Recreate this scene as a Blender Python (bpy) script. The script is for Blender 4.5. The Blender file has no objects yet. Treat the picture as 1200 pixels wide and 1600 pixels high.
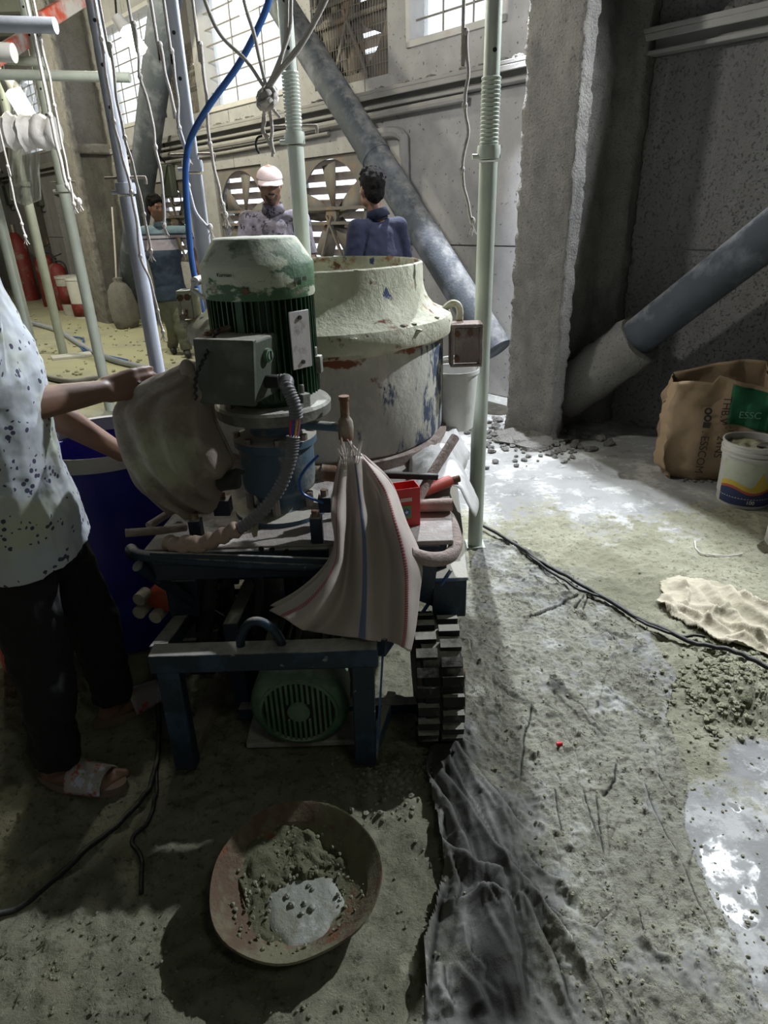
import bpy, bmesh, math, random
import numpy as np
from mathutils import Vector, Matrix, noise as mnoise
random.seed(7); RNG = np.random.RandomState(11)
PI = math.pi
SC = bpy.context.scene
COL = SC.collection
# ---------------------------------------------------------------- camera, world, lights, exposure
FPX, PITCH, ROLL, CAMH = 1011.0, math.radians(24.9), math.radians(-1.76), 1.53
cam_d = bpy.data.cameras.new('camera'); cam = bpy.data.objects.new('camera', cam_d); COL.objects.link(cam)
cam_d.sensor_width = 36; cam_d.lens = FPX / 1600 * 36; cam_d.clip_start = .02
cam.matrix_world = Matrix.Translation((0, 0, CAMH)) @ Matrix.Rotation(PI/2 - PITCH, 4, 'X') @ Matrix.Rotation(ROLL, 4, 'Z')
SC.camera = cam
vs = SC.view_settings
vs.view_transform = 'Standard'; vs.look = 'None'; vs.gamma = 1; vs.use_curve_mapping = False
vs.exposure = -0.25
world = bpy.data.worlds.new('world'); SC.world = world; world.use_nodes = True
bg = world.node_tree.nodes['Background']
bg.inputs[0].default_value = (.80, .88, 1, 1); bg.inputs[1].default_value = 2.6

def lamp(name, kind, loc, energy, color, target=None, size=.3, spot=60, blend=.3, size_y=None):
    d = bpy.data.lights.new(name, kind); o = bpy.data.objects.new(name, d); COL.objects.link(o)
    d.energy = energy; d.color = color; o.location = loc
    if kind == 'SPOT': d.spot_size = math.radians(spot); d.spot_blend = blend; d.shadow_soft_size = size
    elif kind == 'AREA':
        d.size = size
        if size_y: d.shape = 'RECTANGLE'; d.size_y = size_y
    else: d.shadow_soft_size = size
    if target is not None: o.rotation_euler = (Vector(target) - Vector(loc)).to_track_quat('-Z', 'Y').to_euler()
    return o
lamp('flood_light', 'SPOT', (.62, 5.45, 3.85), 1600, (.88, .93, 1), (.7, 1.9, 0), .05, 105, .25)
lamp('side_flood_light', 'SPOT', (2.985, 3.68, 3.52), 1200, (.9, .95, 1), (.2, 1.5, 0), .05, 120, .5)
lamp('left_work_light', 'POINT', (-2.6, 7.4, 3.6), 260, (1, .95, .72), None, .12)
lamp('far_work_light', 'POINT', (-5.6, 9.4, 3.5), 330, (1, .95, .74), None, .12)
lamp('hanging_work_light', 'POINT', (-.85, 3.85, 2.95), 150, (1, .975, .90), None, .08)
lamp('front_fill_light', 'SPOT', (.9, -.6, 3.3), 20, (.9, 1, .72), (-.35, .75, 0), .15, 62, .8)  # unseen fill behind the camera, added to brighten the machine front

# ---------------------------------------------------------------- pixel helpers (reference frame 1200x1600)
def ray(px, py):
    u = (px-600)/FPX; v = (800-py)/FPX
    c, s = math.cos(ROLL), math.sin(ROLL)
    u, v = c*u - s*v, s*u + c*v
    return Vector((u, math.cos(PITCH)+v*math.sin(PITCH), -math.sin(PITCH)+v*math.cos(PITCH)))
EYE = Vector((0, 0, CAMH))
def atz(px, py, z=0.): r = ray(px, py); return EYE + r*((z-CAMH)/r.z)
def at(px, py, y): r = ray(px, py); return EYE + r*(y/r.y)
UW = Vector((-.66, .75, 0)).normalized(); NW = Vector((-.75, -.66, 0)).normalized(); W0 = Vector((1.59, 5.1, 0))
def wp(t, o, z): return W0 + UW*t + NW*o + Vector((0, 0, z))
def atw(px, py, off=0.):
    r = ray(px, py); k = (NW.dot(W0) + off - NW.dot(EYE))/NW.dot(r); return EYE + r*k

# ---------------------------------------------------------------- object helpers
def link(o, parent=None):
    COL.objects.link(o)
    if parent is not None: o.parent = parent
    return o
def tag(o, label=None, cat=None, group=None, kind=None):
    if label: o['label'] = label
    if cat: o['category'] = cat
    if group: o['group'] = group
    if kind: o['kind'] = kind
    return o
def thing(name, loc, label, cat, group=None, kind=None):
    o = bpy.data.objects.new(name, None); o.location = loc; o.empty_display_size = .1
    COL.objects.link(o); return tag(o, label, cat, group, kind)
def wloc(o):
    v = Vector((0, 0, 0))
    while o is not None: v += Vector(o.location); o = o.parent
    return v
class MB:
    """collects shapes in world coordinates and links them as one mesh object"""
    def __init__(s): s.v = []; s.f = []; s.uv = None
    def add(s, vs, fs):
        n = len(s.v); s.v += [Vector(a) for a in vs]; s.f += [tuple(i+n for i in f) for f in fs]; return s
    def hexa(s, p):  # 8 points: bottom loop then top loop
        return s.add(p, [(3,2,1,0),(4,5,6,7),(0,1,5,4),(1,2,6,5),(2,3,7,6),(3,0,4,7)])
    def box(s, c, size, yaw=0., rot=None):
        c = Vector(c); h = [a/2 for a in size]
        R = rot if rot is not None else Matrix.Rotation(yaw, 3, 'Z')
        q = [Vector((x*h[0], y*h[1], z*h[2])) for z in (-1, 1) for x, y in ((-1,-1),(1,-1),(1,1),(-1,1))]
        return s.hexa([c + R @ a for a in q])
    def wbox(s, t0, t1, o0, o1, z0, z1):
        return s.hexa([wp(t1,o1,z0), wp(t0,o1,z0), wp(t0,o0,z0), wp(t1,o0,z0), wp(t1,o1,z1), wp(t0,o1,z1), wp(t0,o0,z1), wp(t1,o0,z1)])
    def bar(s, a, b, w, h, up=(0,0,1)):
        a, b = Vector(a), Vector(b); d = (b-a).normalized(); x = d.cross(Vector(up))
        if x.length < 1e-4: x = d.cross(Vector((1,0,0)))
        x.normalize(); y = x.cross(d)
        q = [-x*w/2-y*h/2, x*w/2-y*h/2, x*w/2+y*h/2, -x*w/2+y*h/2]
        return s.hexa([a+k for k in q] + [b+k for k in q])
    def ring(s, pts, radii, n=12, caps=True, sq=None):
        m = len(pts); pts = [Vector(p) for p in pts]; vs = []; prev = None
        for i, p in enumerate(pts):
            d = (pts[min(i+1, m-1)] - pts[max(i-1, 0)])
            if d.length < 1e-9: d = Vector((0,0,1))
            d.normalize()
            if prev is None:
                x = d.cross(Vector((0,0,1)))
                if x.length < .05: x = d.cross(Vector((0,1,0)))
            else:
                x = prev - d*prev.dot(d)
            x.normalize(); prev = x; y = d.cross(x); r = radii[i] if hasattr(radii, '__len__') else radii
            for k in range(n):
                a = 2*PI*k/n; vs.append(p + x*math.cos(a)*r + y*math.sin(a)*r)
        fs = [(i*n+k, i*n+(k+1)%n, (i+1)*n+(k+1)%n, (i+1)*n+k) for i in range(m-1) for k in range(n)]
        if caps: fs += [tuple(range(n-1, -1, -1)), tuple((m-1)*n+k for k in range(n))]
        return s.add(vs, fs)
    def cyl(s, a, b, r, r2=None, n=16): return s.ring([a, b], [r, r if r2 is None else r2], n)
    def tube(s, pts, r, n=8): return s.ring(pts, r, n)
    def lathe(s, prof, c=(0,0,0), n=32, axis=None, caps=False, a0=0, wob=None):
        c = Vector(c); R = Matrix.Identity(3)
        if axis is not None: R = Vector((0,0,1)).rotation_difference(Vector(axis)).to_matrix()
        vs = []
        for j, (r, z) in enumerate(prof):
            for k in range(n):
                a = 2*PI*k/n + a0; rr = r*(1 + (wob(a, z) if wob else 0))
                vs.append(c + R @ Vector((rr*math.cos(a), rr*math.sin(a), z)))
        m = len(prof)
        fs = [(i*n+k, i*n+(k+1)%n, (i+1)*n+(k+1)%n, (i+1)*n+k) for i in range(m-1) for k in range(n)]
        if caps: fs += [tuple(range(n-1, -1, -1)), tuple((m-1)*n+k for k in range(n))]
        return s.add(vs, fs)
    def caps_(s, a, b, r0, r1, side=None, fl=1., n=14, open0=False, open1=False):
        """tapered capsule, optional flattening fl along vector side"""
        a, b = Vector(a), Vector(b); d = b-a; L = d.length
        if L < 1e-6: d = Vector((0,0,1)); L = 1e-6
        d.normalize(); P = []; R = []
        k = 5
        if open0: P.append(a); R.append(r0)
        else:
            for i in range(k): q = PI/2*i/k; P.append(a - d*r0*math.cos(q)); R.append(max(r0*math.sin(q), 1e-4))
            P.append(a); R.append(r0)
        P.append((a+b)/2); R.append((r0+r1)/2)
        if open1: P.append(b); R.append(r1)
        else:
            P.append(b); R.append(r1)
            for i in range(1, k+1): q = PI/2*(1-i/k); P.append(b + d*r1*math.cos(q)); R.append(max(r1*math.sin(q), 1e-4))
        t = MB(); x = d.cross(Vector((0,0,1)))
        if x.length < .05: x = d.cross(Vector((0,1,0)))
        x.normalize(); y = d.cross(x); vs = []
        for p, r in zip(P, R):
            for j in range(n):
                q = 2*PI*j/n; w = x*math.cos(q)*r + y*math.sin(q)*r
                if side is not None:
                    sv = Vector(side).normalized(); w = w + sv*(w.dot(sv))*(fl-1)
                vs.append(p + w)
        m = len(P)
        fs = [(i*n+j, i*n+(j+1)%n, (i+1)*n+(j+1)%n, (i+1)*n+j) for i in range(m-1) for j in range(n)]
        fs += [tuple(range(n-1, -1, -1)), tuple((m-1)*n+j for j in range(n))]
        return s.add(vs, fs)
    def ball(s, c, r, sc=(1,1,1), n=16, m=10, rot=None):
        c = Vector(c); vs = []
        for i in range(m+1):
            q = PI*i/m; rr = max(math.sin(q), 1e-3)
            for k in range(n):
                a = 2*PI*k/n; w = Vector((rr*math.cos(a)*sc[0]*r, rr*math.sin(a)*sc[1]*r, -math.cos(q)*sc[2]*r))
                vs.append(c + (rot @ w if rot is not None else w))
        fs = [(i*n+k, i*n+(k+1)%n, (i+1)*n+(k+1)%n, (i+1)*n+k) for i in range(m) for k in range(n)]
        fs += [tuple(range(n-1, -1, -1)), tuple(m*n+k for k in range(n))]
        return s.add(vs, fs)
    def rock(s, c, r, sc=(1,1,1), seed=0, n=7, m=5):
        c = Vector(c); rd = random.Random(seed); vs = []
        for i in range(m+1):
            q = PI*i/m; rr = max(math.sin(q), .05)
            for k in range(n):
                a = 2*PI*k/n; j = r*(.72+.5*rd.random())
                vs.append(c + Vector((rr*math.cos(a)*sc[0]*j, rr*math.sin(a)*sc[1]*j, -math.cos(q)*sc[2]*j)))
        fs = [(i*n+k, i*n+(k+1)%n, (i+1)*n+(k+1)%n, (i+1)*n+k) for i in range(m) for k in range(n)]
        fs += [tuple(range(n-1, -1, -1)), tuple(m*n+k for k in range(n))]
        return s.add(vs, fs)
    def build(s, name, mat, parent=None, smooth=None, bevel=0, seg=2, label=None, loc=None, sub=0, solid=0, ang=40):
        me = bpy.data.meshes.new(name)
        o0 = wloc(parent) if parent is not None else (Vector(loc) if loc is not None else Vector((0,0,0)))
        me.from_pydata([tuple(v-o0) for v in s.v], [], s.f); me.update()
        if mat: me.materials.append(mat)
        o = bpy.data.objects.new(name, me); link(o, parent)
        if parent is None and loc is not None: o.location = loc
        if smooth is not False:
            me.shade_smooth()
            if smooth is None: me.set_sharp_from_angle(angle=math.radians(ang))
        if solid: m = o.modifiers.new('solid', 'SOLIDIFY'); m.thickness = solid; m.offset = 0
        if bevel:
            m = o.modifiers.new('bevel', 'BEVEL'); m.width = bevel; m.segments = seg; m.limit_method = 'ANGLE'; m.angle_limit = math.radians(40); m.harden_normals = False
        if sub: m = o.modifiers.new('sub', 'SUBSURF'); m.levels = sub; m.render_levels = sub
        if label: o['label'] = label
        return o
def pathpts(ctrl, n=8):
    """Catmull-Rom through points"""
    c = [Vector(p) for p in ctrl]
    if len(c) < 3: return c
    c = [c[0]*2-c[1]] + c + [c[-1]*2-c[-2]]; out = []
    for i in range(1, len(c)-2):
        for k in range(n):
            t = k/n; a, b, d, e = c[i-1], c[i], c[i+1], c[i+2]
            out.append(.5*((2*b) + (-a+d)*t + (2*a-5*b+4*d-e)*t*t + (-a+3*b-3*d+e)*t**3))
    out.append(c[-2]); return out
def copy_tree(o, parent=None):
    c = o.copy(); COL.objects.link(c); c.parent = parent
    for ch in [k for k in bpy.data.objects if k.parent == o]: copy_tree(ch, c)
    return c
def text_mesh(name, body, mat, parent, mtx, size, ext=.0006):
    cu = bpy.data.curves.new(name, 'FONT'); cu.body = body; cu.size = size; cu.extrude = ext; cu.align_x = 'CENTER'; cu.align_y = 'CENTER'
    t = bpy.data.objects.new('tmp', cu); COL.objects.link(t)
    bpy.context.view_layer.update()
    me = bpy.data.meshes.new_from_object(t.evaluated_get(bpy.context.evaluated_depsgraph_get()))
    bpy.data.objects.remove(t); bpy.data.curves.remove(cu)
    me.transform(Matrix.Translation(-wloc(parent)) @ mtx); me.name = name; me.materials.clear(); me.materials.append(mat)
    o = bpy.data.objects.new(name, me); return link(o, parent)

# ---------------------------------------------------------------- numpy noise
def vnoise(x, y, scale, seed):
    r = np.random.RandomState(seed); n = 256; g = r.rand(n, n)
    x = x*scale+1000; y = y*scale+1000; xi = np.floor(x).astype(int); yi = np.floor(y).astype(int); fx = x-xi; fy = y-yi
    fx = fx*fx*(3-2*fx); fy = fy*fy*(3-2*fy); a = g[xi % n, yi % n]; b = g[(xi+1) % n, yi % n]; c = g[xi % n, (yi+1) % n]; d = g[(xi+1) % n, (yi+1) % n]
    return (a*(1-fx)+b*fx)*(1-fy)+(c*(1-fx)+d*fx)*fy
def fbm(x, y, scale, seed, octv=4, gain=.5):
    s = 0; a = 1; t = 0
    for i in range(octv): s = s + a*vnoise(x, y, scale*2**i, seed+i); t += a; a *= gain
    return s/t

# ---------------------------------------------------------------- materials
MATS = {}
def mat(name, col, rough=.7, metal=0., layers=(), bump=.2, bscale=40, dust=None, spec=.4, emit=None, trans=0, coord='Object', bdist=.01, sss=0, alpha=None):
    """layers: (colour, noise scale, threshold, softness, (sx,sy,sz) stretch, roughness or None); dust: (colour, amount) on upward faces"""
    if name in MATS: return MATS[name]
    m = bpy.data.materials.new(name); MATS[name] = m; m.use_nodes = True; nt = m.node_tree; N = nt.nodes; L = nt.links
    b = N['Principled BSDF']; b.inputs['Metallic'].default_value = metal; b.inputs['Specular IOR Level'].default_value = spec
    tc = N.new('ShaderNodeTexCoord'); src = tc.outputs[coord]
    cur = N.new('ShaderNodeRGB'); cur.outputs[0].default_value = (*col, 1); c = cur.outputs[0]
    rv = N.new('ShaderNodeValue'); rv.outputs[0].default_value = rough; r = rv.outputs[0]
    # base variation
    n0 = N.new('ShaderNodeTexNoise'); n0.inputs['Scale'].default_value = bscale*.12; n0.inputs['Detail'].default_value = 6; L.new(src, n0.inputs['Vector'])
    hv = N.new('ShaderNodeMapRange'); hv.inputs[3].default_value = .72; hv.inputs[4].default_value = 1.25; L.new(n0.outputs[0], hv.inputs[0])
    mm = N.new('ShaderNodeVectorMath'); mm.operation = 'SCALE'; L.new(c, mm.inputs[0]); L.new(hv.outputs[0], mm.inputs['Scale']); c = mm.outputs[0]
    for i, l in enumerate(layers):
        lc, sc, th, so, st = l[:5]; lr = l[5] if len(l) > 5 else None; gr = l[6] if len(l) > 6 else None
        mp = N.new('ShaderNodeMapping'); mp.inputs['Scale'].default_value = st; mp.inputs['Location'].default_value = (i*3.1+1.7, i*1.3, i*2.2); L.new(src, mp.inputs[0])
        nz = N.new('ShaderNodeTexNoise'); nz.inputs['Scale'].default_value = sc; nz.inputs['Detail'].default_value = 7; nz.inputs['Roughness'].default_value = .62; L.new(mp.outputs[0], nz.inputs['Vector']); nout = nz.outputs[0]
        if gr:
            sp = N.new('ShaderNodeSeparateXYZ'); L.new(src, sp.inputs[0]); gm = N.new('ShaderNodeMapRange'); gm.inputs[1].default_value = gr[1]; gm.inputs[2].default_value = gr[2]; gm.inputs[3].default_value = gr[3]; gm.inputs[4].default_value = gr[4]; L.new(sp.outputs[gr[0]], gm.inputs[0]); aa = N.new('ShaderNodeMath'); aa.operation = 'ADD'; L.new(nout, aa.inputs[0]); L.new(gm.outputs[0], aa.inputs[1]); nout = aa.outputs[0]
        mr = N.new('ShaderNodeMapRange'); mr.inputs[1].default_value = th; mr.inputs[2].default_value = th+so; L.new(nout, mr.inputs[0])
        mx = N.new('ShaderNodeMix'); mx.data_type = 'RGBA'; L.new(mr.outputs[0], mx.inputs[0]); L.new(c, mx.inputs[6]); mx.inputs[7].default_value = (*lc, 1); c = mx.outputs[2]
        if lr is not None:
            m2 = N.new('ShaderNodeMix'); L.new(mr.outputs[0], m2.inputs[0]); L.new(r, m2.inputs[2]); m2.inputs[3].default_value = lr; r = m2.outputs[0]
    if dust:
        ge = N.new('ShaderNodeNewGeometry'); sx = N.new('ShaderNodeSeparateXYZ'); L.new(ge.outputs['Normal'], sx.inputs[0])
        nz = N.new('ShaderNodeTexNoise'); nz.inputs['Scale'].default_value = 14; nz.inputs['Detail'].default_value = 8; nz.inputs['Roughness'].default_value = .7; L.new(src, nz.inputs['Vector'])
        ad = N.new('ShaderNodeMath'); ad.operation = 'ADD'; L.new(sx.outputs[2], ad.inputs[0]); L.new(nz.outputs[0], ad.inputs[1])
        mr = N.new('ShaderNodeMapRange'); mr.inputs[1].default_value = 1.25-dust[1]; mr.inputs[2].default_value = 1.65-dust[1]; L.new(ad.outputs[0], mr.inputs[0])
        mx = N.new('ShaderNodeMix'); mx.data_type = 'RGBA'; L.new(mr.outputs[0], mx.inputs[0]); L.new(c, mx.inputs[6]); mx.inputs[7].default_value = (*dust[0], 1); c = mx.outputs[2]
        m2 = N.new('ShaderNodeMix'); L.new(mr.outputs[0], m2.inputs[0]); L.new(r, m2.inputs[2]); m2.inputs[3].default_value = .92; r = m2.outputs[0]
    L.new(c, b.inputs['Base Color']); L.new(r, b.inputs['Roughness'])
    if bump:
        nb = N.new('ShaderNodeTexNoise'); nb.inputs['Scale'].default_value = bscale; nb.inputs['Detail'].default_value = 8; nb.inputs['Roughness'].default_value = .65; L.new(src, nb.inputs['Vector'])
        bp = N.new('ShaderNodeBump'); bp.inputs['Strength'].default_value = bump; bp.inputs['Distance'].default_value = bdist; L.new(nb.outputs[0], bp.inputs['Height']); L.new(bp.outputs[0], b.inputs['Normal'])
    if emit: b.inputs['Emission Color'].default_value = (*emit[0], 1); b.inputs['Emission Strength'].default_value = emit[1]
    if trans: b.inputs['Transmission Weight'].default_value = trans
    if sss: b.inputs['Subsurface Weight'].default_value = sss; b.inputs['Subsurface Radius'].default_value = (.02, .01, .006)
    if alpha is not None: b.inputs['Alpha'].default_value = alpha
    return m
S1 = (1, 1, 1)
DUST = (.42, .40, .34)
M_conc = mat('sprayed_concrete', (.25, .24, .225), .95, layers=[((.33,.32,.29), 1.5, .5, .2, S1), ((.17,.165,.16), 3, .54, .12, (1,1,.4)), ((.14,.135,.13), 60, .57, .08, S1)], bump=1, bscale=75, bdist=.03)
M_wall = mat('wall_paint', (.34, .335, .34), .9, layers=[((.24,.235,.235), .9, .5, .25, (1,1,.35)), ((.45,.44,.44), 1.3, .6, .2, (1,1,.25)), ((.10,.10,.10), 34, .63, .03, S1)], bump=.35, bscale=60, bdist=.004)
M_wallr = mat('rough_wall', (.27, .265, .265), .95, layers=[((.17,.165,.165), 1.1, .48, .2, (1,1,.2)), ((.36,.35,.35), 2.0, .60, .15, (2,2,.25)), ((.11,.11,.11), 52, .55, .05, S1)], bump=1, bscale=80, bdist=.02)
M_ceil = mat('ceiling_deck', (.06, .065, .055), .9, layers=[((.12,.12,.10), 2, .6, .2, S1)])
M_girt = mat('girt_steel', (.26, .255, .25), .8, dust=((.40,.39,.36), .3), bump=.4)
M_fanhouse = mat('fan_housing', (.16, .15, .14), .8, layers=[((.26,.17,.11), 5, .52, .2, S1)])
M_slat = mat('shutter_slat', (.42, .36, .32), .7, layers=[((.32,.2,.13), 9, .55, .2, S1)])
M_bars = mat('grille_bar', (.22, .20, .17), .7)
M_frame = mat('window_frame', (.46, .45, .44), .7, layers=[((.3,.24,.18), 3, .6, .2, S1)])
M_gal = mat('prop_paint', (.44, .48, .42), .5, layers=[((.33,.35,.31), 6, .55, .2, (1,1,.3)), ((.56,.56,.52), 18, .66, .1, S1)], bump=.15, metal=.1)
M_galb = mat('prop_paint_blue', (.42, .45, .52), .5, layers=[((.33,.34,.38), 6, .55, .2, (1,1,.3))], bump=.15, metal=.1)
M_brace = mat('brace_paint', (.06, .07, .085), .7, layers=[((.16,.17,.20), 5, .5, .2, S1), ((.10,.14,.30), 7, .66, .1, S1)], dust=((.32,.32,.31), .25), bump=.4, bscale=60)
M_rope = mat('rope_fibre', (.82, .77, .73), .95, bump=.8, bscale=260)
M_hose_b = mat('blue_hose', (.04, .13, .42), .35, bump=0)
M_black = mat('black_rubber', (.015, .015, .016), .6, dust=((.2,.2,.18), -.05), bump=.4)
M_navy = mat('navy_paint', (.012, .022, .04), .42, layers=[((.02,.05,.09), 8, .55, .1, S1), ((.25,.27,.28), 20, .66, .05, S1, .9)], dust=((.38,.36,.34), .12), bump=.3, bscale=60)
M_bluep = mat('blue_paint_worn', (.05, .12, .26), .5, layers=[((.36,.37,.36), 9, .5, .15, S1, .9), ((.02,.03,.05), 7, .66, .08, S1)], dust=(DUST, .2), bump=.3)
M_drum = mat('drum_paint', (.46, .455, .40), .85, layers=[((.62,.60,.52), 7, .48, .15, (1,1,.5)), ((.055,.075,.13), 13, .55, .07, (1.3,1.3,.4), .7, (0, .05, .42, -.14, .10)), ((.50,.49,.43), 26, .52, .08, (1,1,.6)), ((.20,.075,.035), 5.5, .60, .05, (1,1,1.6), .9, (2, .9, 1.1, -.1, .06)), ((.08,.08,.09), 24, .68, .04, S1)], bump=.5, bscale=45, bdist=.006)
M_lid = mat('lid_paint', (.50, .50, .385), .9, layers=[((.64,.64,.51), 6, .46, .15, S1), ((.30,.15,.07), 6, .575, .07, (1,1,1.3)), ((.16,.07,.04), 13, .60, .06, S1), ((.05,.08,.16), 11, .66, .03, S1)], bump=1, bscale=36, bdist=.010)
M_rust = mat('rusty_steel', (.16, .085, .05), .85, layers=[((.30,.27,.22), 7, .5, .15, S1), ((.05,.04,.035), 9, .6, .1, S1)], bump=.6)
M_green = mat('motor_green', (.022, .055, .028), .4, layers=[((.10,.15,.08), 6, .52, .15, (1,1,.4), .7)], dust=(DUST, .12), bump=.15)
M_cover = mat('motor_cover_green', (.05, .115, .05), .6, layers=[((.46,.49,.37), 7, .47, .04, (1,1,1.8), .9), ((.22,.17,.14), 6, .56, .1, (1,1,2), .9)], dust=((.50,.52,.44), .3), bump=.4)
M_fcov = mat('fan_cover_green', (.07, .15, .09), .5, layers=[((.20,.27,.19), 6, .5, .2, S1, .8)], dust=(DUST, .1), bump=.2)
M_tbox = mat('terminal_box', (.055, .065, .05), .6, layers=[((.13,.14,.11), 8, .55, .2, S1)], dust=(DUST, .15), bump=.2)
M_flange = mat('cast_flange', (.14, .14, .125), .75, layers=[((.28,.27,.24), 7, .52, .15, S1)], dust=((.46,.45,.40), .35), bump=.5)
M_gear = mat('gearbox_blue', (.06, .11, .155), .55, layers=[((.20,.21,.19), 7, .5, .12, S1, .85), ((.04,.10,.22), 9, .6, .1, S1), ((.36,.36,.33), 12, .66, .08, S1)], dust=(DUST, .2), bump=.4)
M_plate = mat('nameplate_steel', (.55, .52, .52), .45, metal=.5, layers=[((.3,.25,.23), 20, .55, .12, S1)], bump=.2)
M_platf = mat('deck_plate', (.30, .27, .25), .8, layers=[((.50,.48,.47), 5, .5, .12, S1), ((.10,.10,.10), 6, .6, .1, S1)], bump=.6, bscale=60)
M_crust = mat('mortar_crusted_pipe', (.30, .24, .21), .9, layers=[((.44,.38,.35), 10, .5, .2, S1), ((.10,.06,.05), 12, .6, .1, S1)], bump=1, bscale=80)
M_tyre = mat('tyre', (.012, .012, .012), .7, layers=[((.10,.10,.09), 16, .56, .15, S1)], dust=((.42,.40,.35), .12), bump=.4)
M_wood = mat('worn_wood', (.33, .25, .21), .8, layers=[((.46,.38,.35), 7, .5, .2, (1,1,1))], bump=.4)
M_redh = mat('red_handle', (.40, .05, .03), .55, layers=[((.45,.30,.27), 14, .6, .1, S1)], bump=.2)
M_white = mat('white_plastic', (.66, .66, .64), .5, layers=[((.45,.44,.42), 7, .56, .2, S1)], bump=.3)
M_sheetw = mat('white_poly_sheet', (.74, .73, .72), .5, layers=[((.40,.38,.36), 8, .56, .2, S1)], bump=.5, bscale=25)
M_canvas = mat('dusty_canvas', (.20, .165, .135), .95, layers=[((.33,.33,.24), 3.2, .55, .1, S1), ((.13,.10,.085), 4, .6, .15, S1)], bump=.35, bscale=60)
M_tape = mat('brown_tape', (.30, .22, .17), .6, bump=.3)
M_skin = mat('skin_brown', (.15, .08, .052), .5, sss=.05, bump=.15, bscale=150, bdist=.002)
M_skin2 = mat('skin_light_brown', (.19, .105, .07), .5, sss=.05, bump=.15, bscale=150, bdist=.002)
M_hair = mat('black_hair', (.008, .007, .007), .9, bump=1, bscale=160, bdist=.01, spec=.12)
M_eye = mat('dark_eye', (.02, .012, .01), .25, bump=0)
M_brow = mat('brow_hair', (.012, .009, .008), .8, bump=0)
M_trou = mat('black_trousers', (.007, .008, .009), .9, bump=.2, bscale=120)
M_kha = mat('olive_trousers', (.13, .135, .095), .95, layers=[((.19,.19,.14), 6, .55, .2, S1)], bump=.5)
M_nshirt = mat('navy_shirt', (.004, .007, .026), .85, bump=.3, bscale=120)
M_slip = mat('slipper_sole', (.20, .15, .11), .8, bump=.4)
M_shoe = mat('dark_shoe', (.02, .02, .02), .6)
M_card = mat('cardboard', (.30, .22, .16), .9, bump=.15)
M_kraft = mat('kraft_paper', (.29, .205, .13), .85, layers=[((.40,.28,.17), 4, .5, .25, S1)], bump=.4, bscale=14, bdist=.012)
M_kgreen = mat('green_print', (.01, .10, .04), .7, bump=.2, bscale=14)
M_ink = mat('dark_ink', (.03, .025, .02), .8, bump=0)
M_greenlt = mat('light_ink', (.16, .32, .2), .8, bump=0)
M_red = mat('red_tin', (.50, .03, .03), .4, layers=[((.55,.4,.36), 14, .64, .08, S1)], bump=.1)
M_buck = mat('bucket_grey', (.45, .44, .42), .55, layers=[((.3,.29,.27), 8, .55, .2, S1)], bump=.3)
M_mort = mat('mortar', (.27, .27, .185), .95, layers=[((.38,.38,.29), 8, .5, .2, S1), ((.15,.15,.10), 6, .58, .15, S1)], bump=.9, bscale=70, bdist=.01)
M_mortdk = mat('mortar_wet', (.13, .135, .075), .7, layers=[((.24,.24,.15), 9, .55, .2, S1)], bump=1, bscale=70, bdist=.01)
M_barrel = mat('barrel_blue', (.018, .016, .22), .4, layers=[((.08,.05,.42), 3, .5, .3, S1)], bump=.2)
M_clothc = mat('cream_cloth', (.43, .39, .30), .95, layers=[((.30,.28,.20), 5, .5, .12, S1)], bump=.5, bscale=40)
M_lamp = mat('lamp_glow', (1, 1, 1), .4, emit=((1, .98, .9), 9), bump=0)
M_pan = mat('pan_rust', (.13, .085, .055), .8, layers=[((.20,.19,.12), 5, .43, .10, S1), ((.20,.075,.03), 8, .6, .1, S1)], bump=.8, bscale=60)
M_chrome = mat('bolt_steel', (.25, .22, .19), .5, metal=.6, bump=.2)
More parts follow.
